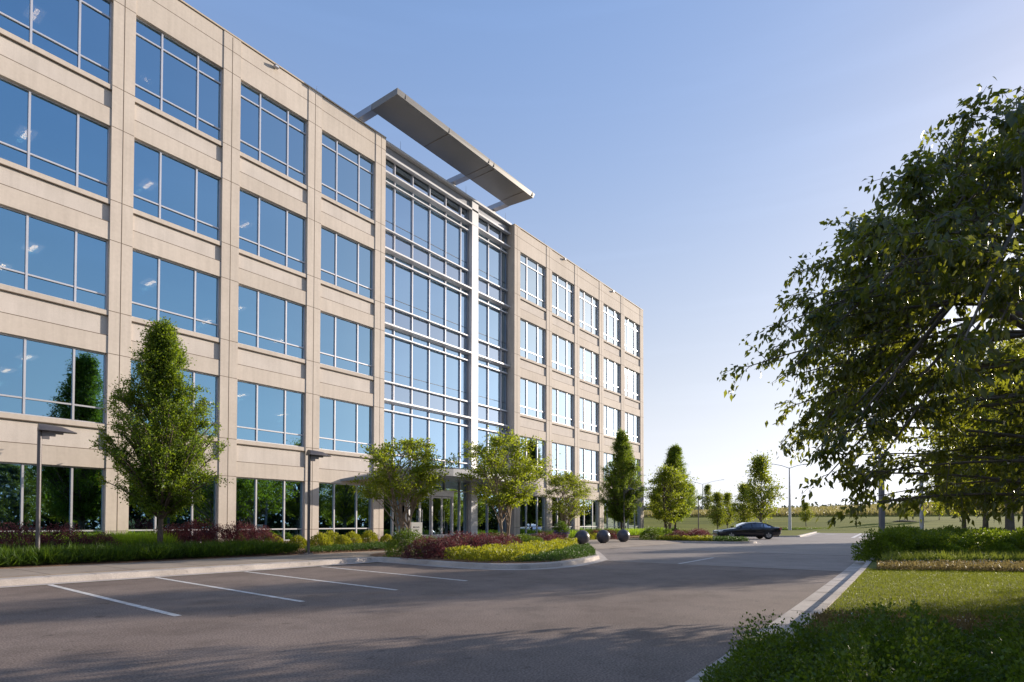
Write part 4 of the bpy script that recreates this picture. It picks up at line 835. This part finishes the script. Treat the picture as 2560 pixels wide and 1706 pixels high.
# ---------------------------------------------------------------- cars
def make_car(label, loc, rz, paint, name='parked_car'):
    """x forward (front at +), z up, metres"""
    r = thing(name, label, 'car', loc, rz)
    # side outline lower body: stations x, z_bottom, z_belt, half width
    st = [(2.43, .36, .50, .55), (2.40, .24, .64, .70), (2.25, .20, .74, .82), (1.85, .20, .83, .89), (1.3, .20, .90, .91), (.9, .20, .94, .92), (.3, .20, .95, .925), (-.5, .20, .965, .925), (-1.1, .20, .985, .92), (-1.6, .21, 1.01, .91), (-2.0, .23, 1.03, .89), (-2.25, .28, 1.02, .84), (-2.40, .34, .96, .76), (-2.44, .42, .80, .68)]
    b = MB(); k = 12; ring = []
    for x, zb, zt, w in st:
        pr = [(w*.86, zb), (w*.97, zb+.10), (w, zb+.30 if zt-zb > .4 else (zb+zt)/2), (w*.985, zt-.12), (w*.93, zt-.02), (w*.75, zt+.015)]
        for y, z in pr: b.v.append((x, y, z))
        for y, z in reversed(pr): b.v.append((x, -y, z))
    for i in range(len(st)-1):
        for j in range(k): j2 = (j+1) % k; b.f.append((i*k+j, i*k+j2, (i+1)*k+j2, (i+1)*k+j)); b.m.append(0)
    b.f.append(tuple(range(k))); b.m.append(0); b.f.append(tuple((len(st)-1)*k+j for j in reversed(range(k)))); b.m.append(0)
    body = b.build('body', paint, r, smooth='auto')
    md = body.modifiers.new('s', 'SUBSURF'); md.levels = 1; md.render_levels = 1
    # greenhouse
    gs = [(1.08, .93, .72, .72), (.45, 1.26, .66, .80), (.05, 1.40, .60, .81), (-.45, 1.45, .59, .82), (-.95, 1.42, .59, .81), (-1.35, 1.30, .60, .80), (-1.95, 1.04, .66, .72)]
    b = MB(); k = 6
    for x, zt, wt, wb in gs:
        zb = .92+.03*(1-x)/2; zt = max(zt, zb+.01); pr = [(wb, zb), (wt+(wb-wt)*.12, zt-.05 if zt-zb > .1 else zt-.004), (wt*.8, zt)]
        for y, z in pr: b.v.append((x, y, z))
        for y, z in reversed(pr): b.v.append((x, -y, z))
    for i in range(len(gs)-1):
        for j in range(k-1): b.f.append((i*k+j, i*k+j+1, (i+1)*k+j+1, (i+1)*k+j)); b.m.append(0)
    b.build('cabin', paint, r, smooth='auto')
    def lerp_st(x):
        for (a, c) in zip(gs[:-1], gs[1:]):
            if c[0] <= x <= a[0]: t = (a[0]-x)/(a[0]-c[0]); return [a[q]+(c[q]-a[q])*t for q in range(4)]
    for s_ in (1, -1):
        for xs in ([.86, .55, .2, -.12], [-.20, -.55, -.9, -1.05], [-1.12, -1.3, -1.55, -1.62]):
            b = MB(); pts_t = []; pts_b = []
            for x in xs:
                _, zt, wt, wb = lerp_st(x); zb = .92+.03*(1-x)/2
                f1 = .93; zz = zb+(zt-.05-zb)*f1-.015; yy = wb+(wt+(wb-wt)*.12-wb)*f1
                pts_t.append((x, s_*(yy+.006), max(zz, zb+.035))); pts_b.append((x, s_*(wb+.004), zb+.03))
            for i in range(len(xs)-1): b.poly([pts_b[i], pts_b[i+1], pts_t[i+1], pts_t[i]] if s_ < 0 else [pts_b[i], pts_t[i], pts_t[i+1], pts_b[i+1]])
            b.build('side_window', M['car_glass'], r)
    b = MB(); b.poly([(1.02, .6, .972), (1.02, -.6, .972), (.5, -.5, 1.245), (.5, .5, 1.245)]); b.poly([(.5, .5, 1.245), (.5, -.5, 1.245), (.12, -.47, 1.388), (.12, .47, 1.388)]); b.v = [(x+.008, y, z+.012) for x, y, z in b.v]; b.build('windscreen', M['car_glass'], r)
    b = MB(); b.poly([(-1.05, .46, 1.40), (-1.05, -.46, 1.40), (-1.4, -.5, 1.285), (-1.4, .5, 1.285)]); b.poly([(-1.4, .5, 1.285), (-1.4, -.5, 1.285), (-1.88, -.54, 1.078), (-1.88, .54, 1.078)]); b.v = [(x-.006, y, z+.012) for x, y, z in b.v]; b.build('rear_window', M['car_glass'], r)
    # wheels with arches
    for x in (1.45, -1.38):
        for s_ in (1, -1):
            b = MB(); prof = [(.20, -.11), (.30, -.115), (.335, -.08), (.34, 0), (.335, .08), (.30, .115), (.20, .11)]; b.rev(prof, 28); b.v = [(y_*1., z_, x_) for x_, y_, z_ in b.v]; b.v = [(p_[0], p_[1], p_[2]) for p_ in b.v]
            w = b.build('wheel', M['tyre'], r, smooth='auto'); w.location = (x, s_*.83, .34)
            q = MB(); q.rev([(.215, -.09), (.225, .105), (.20, .108), (.19, .04), (.001, .04)], 24)
            for a in range(5):
                an = a*2*math.pi/5; c_, s2 = math.cos(an), math.sin(an); q.box((0, 0, 0), (0, 0, 0)); q.v = q.v[:-8]; q.f = q.f[:-6]; q.m = q.m[:-6]
                nb_ = len(q.v)
                for rr, ww in ((.03, .035), (.205, .05)):
                    for sg_ in (-1, 1):
                        for zz in (.06, .10): q.v.append((rr*c_-sg_*ww*s2, rr*s2+sg_*ww*c_, zz))
                for f in ((0, 2, 3, 1), (4, 5, 7, 6), (0, 1, 5, 4), (2, 6, 7, 3), (1, 3, 7, 5), (0, 4, 6, 2)): q.f.append(tuple(nb_+i for i in f)); q.m.append(0)
            q.v = [(y_, z_*s_, x_) for x_, y_, z_ in q.v]; q.build('rim', M['rim'], w)
            b = MB(); n_ = 14
            for rr, yy in ((.37, .928), (.37, .80)):
                for i in range(n_+1): an = math.pi*i/n_; b.v.append((x+rr*math.cos(an), s_*yy, .34+rr*math.sin(an)))
            for i in range(n_): b.f.append((i, i+1, n_+2+i, n_+1+i)); b.m.append(0)
            for i in range(n_): b.poly([b.v[i], b.v[i+1], (x, s_*.93, .34)])
            b.build('wheel_arch', M['black'], r)
    for s_ in (1, -1):
        b = MB(); b.poly([(2.36, s_*.70, .60), (2.10, s_*.872, .66), (2.05, s_*.86, .76), (2.30, s_*.72, .71)]); b.v = [(x+.02, y*1.02, z+.01) for x, y, z in b.v]; b.build('headlight', M['lens_clear'], r)
        b = MB(); b.box((-2.44, s_*.62 if s_ > 0 else -.84, .80), (-2.26, .84 if s_ > 0 else s_*.62, .97)); tl_ = b.build('tail_light', M['lens_red'], r); b = MB(); b.box((-2.445, s_*.70-.06, .84), (-2.3, s_*.70+.155 if s_ > 0 else s_*.70+.06, .89)); b.build('reversing_light', M['lens_clear'], tl_)
        b = MB(); b.box((.70, s_*.93 if s_ > 0 else -1.06, .98), (.84, 1.06 if s_ > 0 else -.93, 1.09)); b.build('mirror', paint, r)
        for x in (-.02, -.95): b = MB(); b.box((x-.09, s_*.925-.012, .845), (x+.09, s_*.925+.012, .87)); b.build('door_handle', paint, r)
    b = MB(); b.box((-2.3, -.6, .2), (2.2, .6, .35)); b.build('underbody', M['black'], r)
    return r
c1 = make_car('black saloon car standing side-on on the far drive', (53.9, -10.75, 0), math.atan2(.801, -.5987), M['paint_black'])
c1.scale = (1.12, 1.05, 1.02)
c2 = make_car('blue saloon car behind the trees, seen mirrored in the ground floor windows', (18.5, -37.5, .02), R(90), M['paint_blue'])
for k, (x, y) in enumerate(((21.6, -37.6), (13.0, -37.4))): o = copy_tree(c2); o.location = (x, y, .02); o['label'] = ('blue saloon car parked right of the first mirrored one', 'blue saloon car parked left of the first mirrored one')[k]
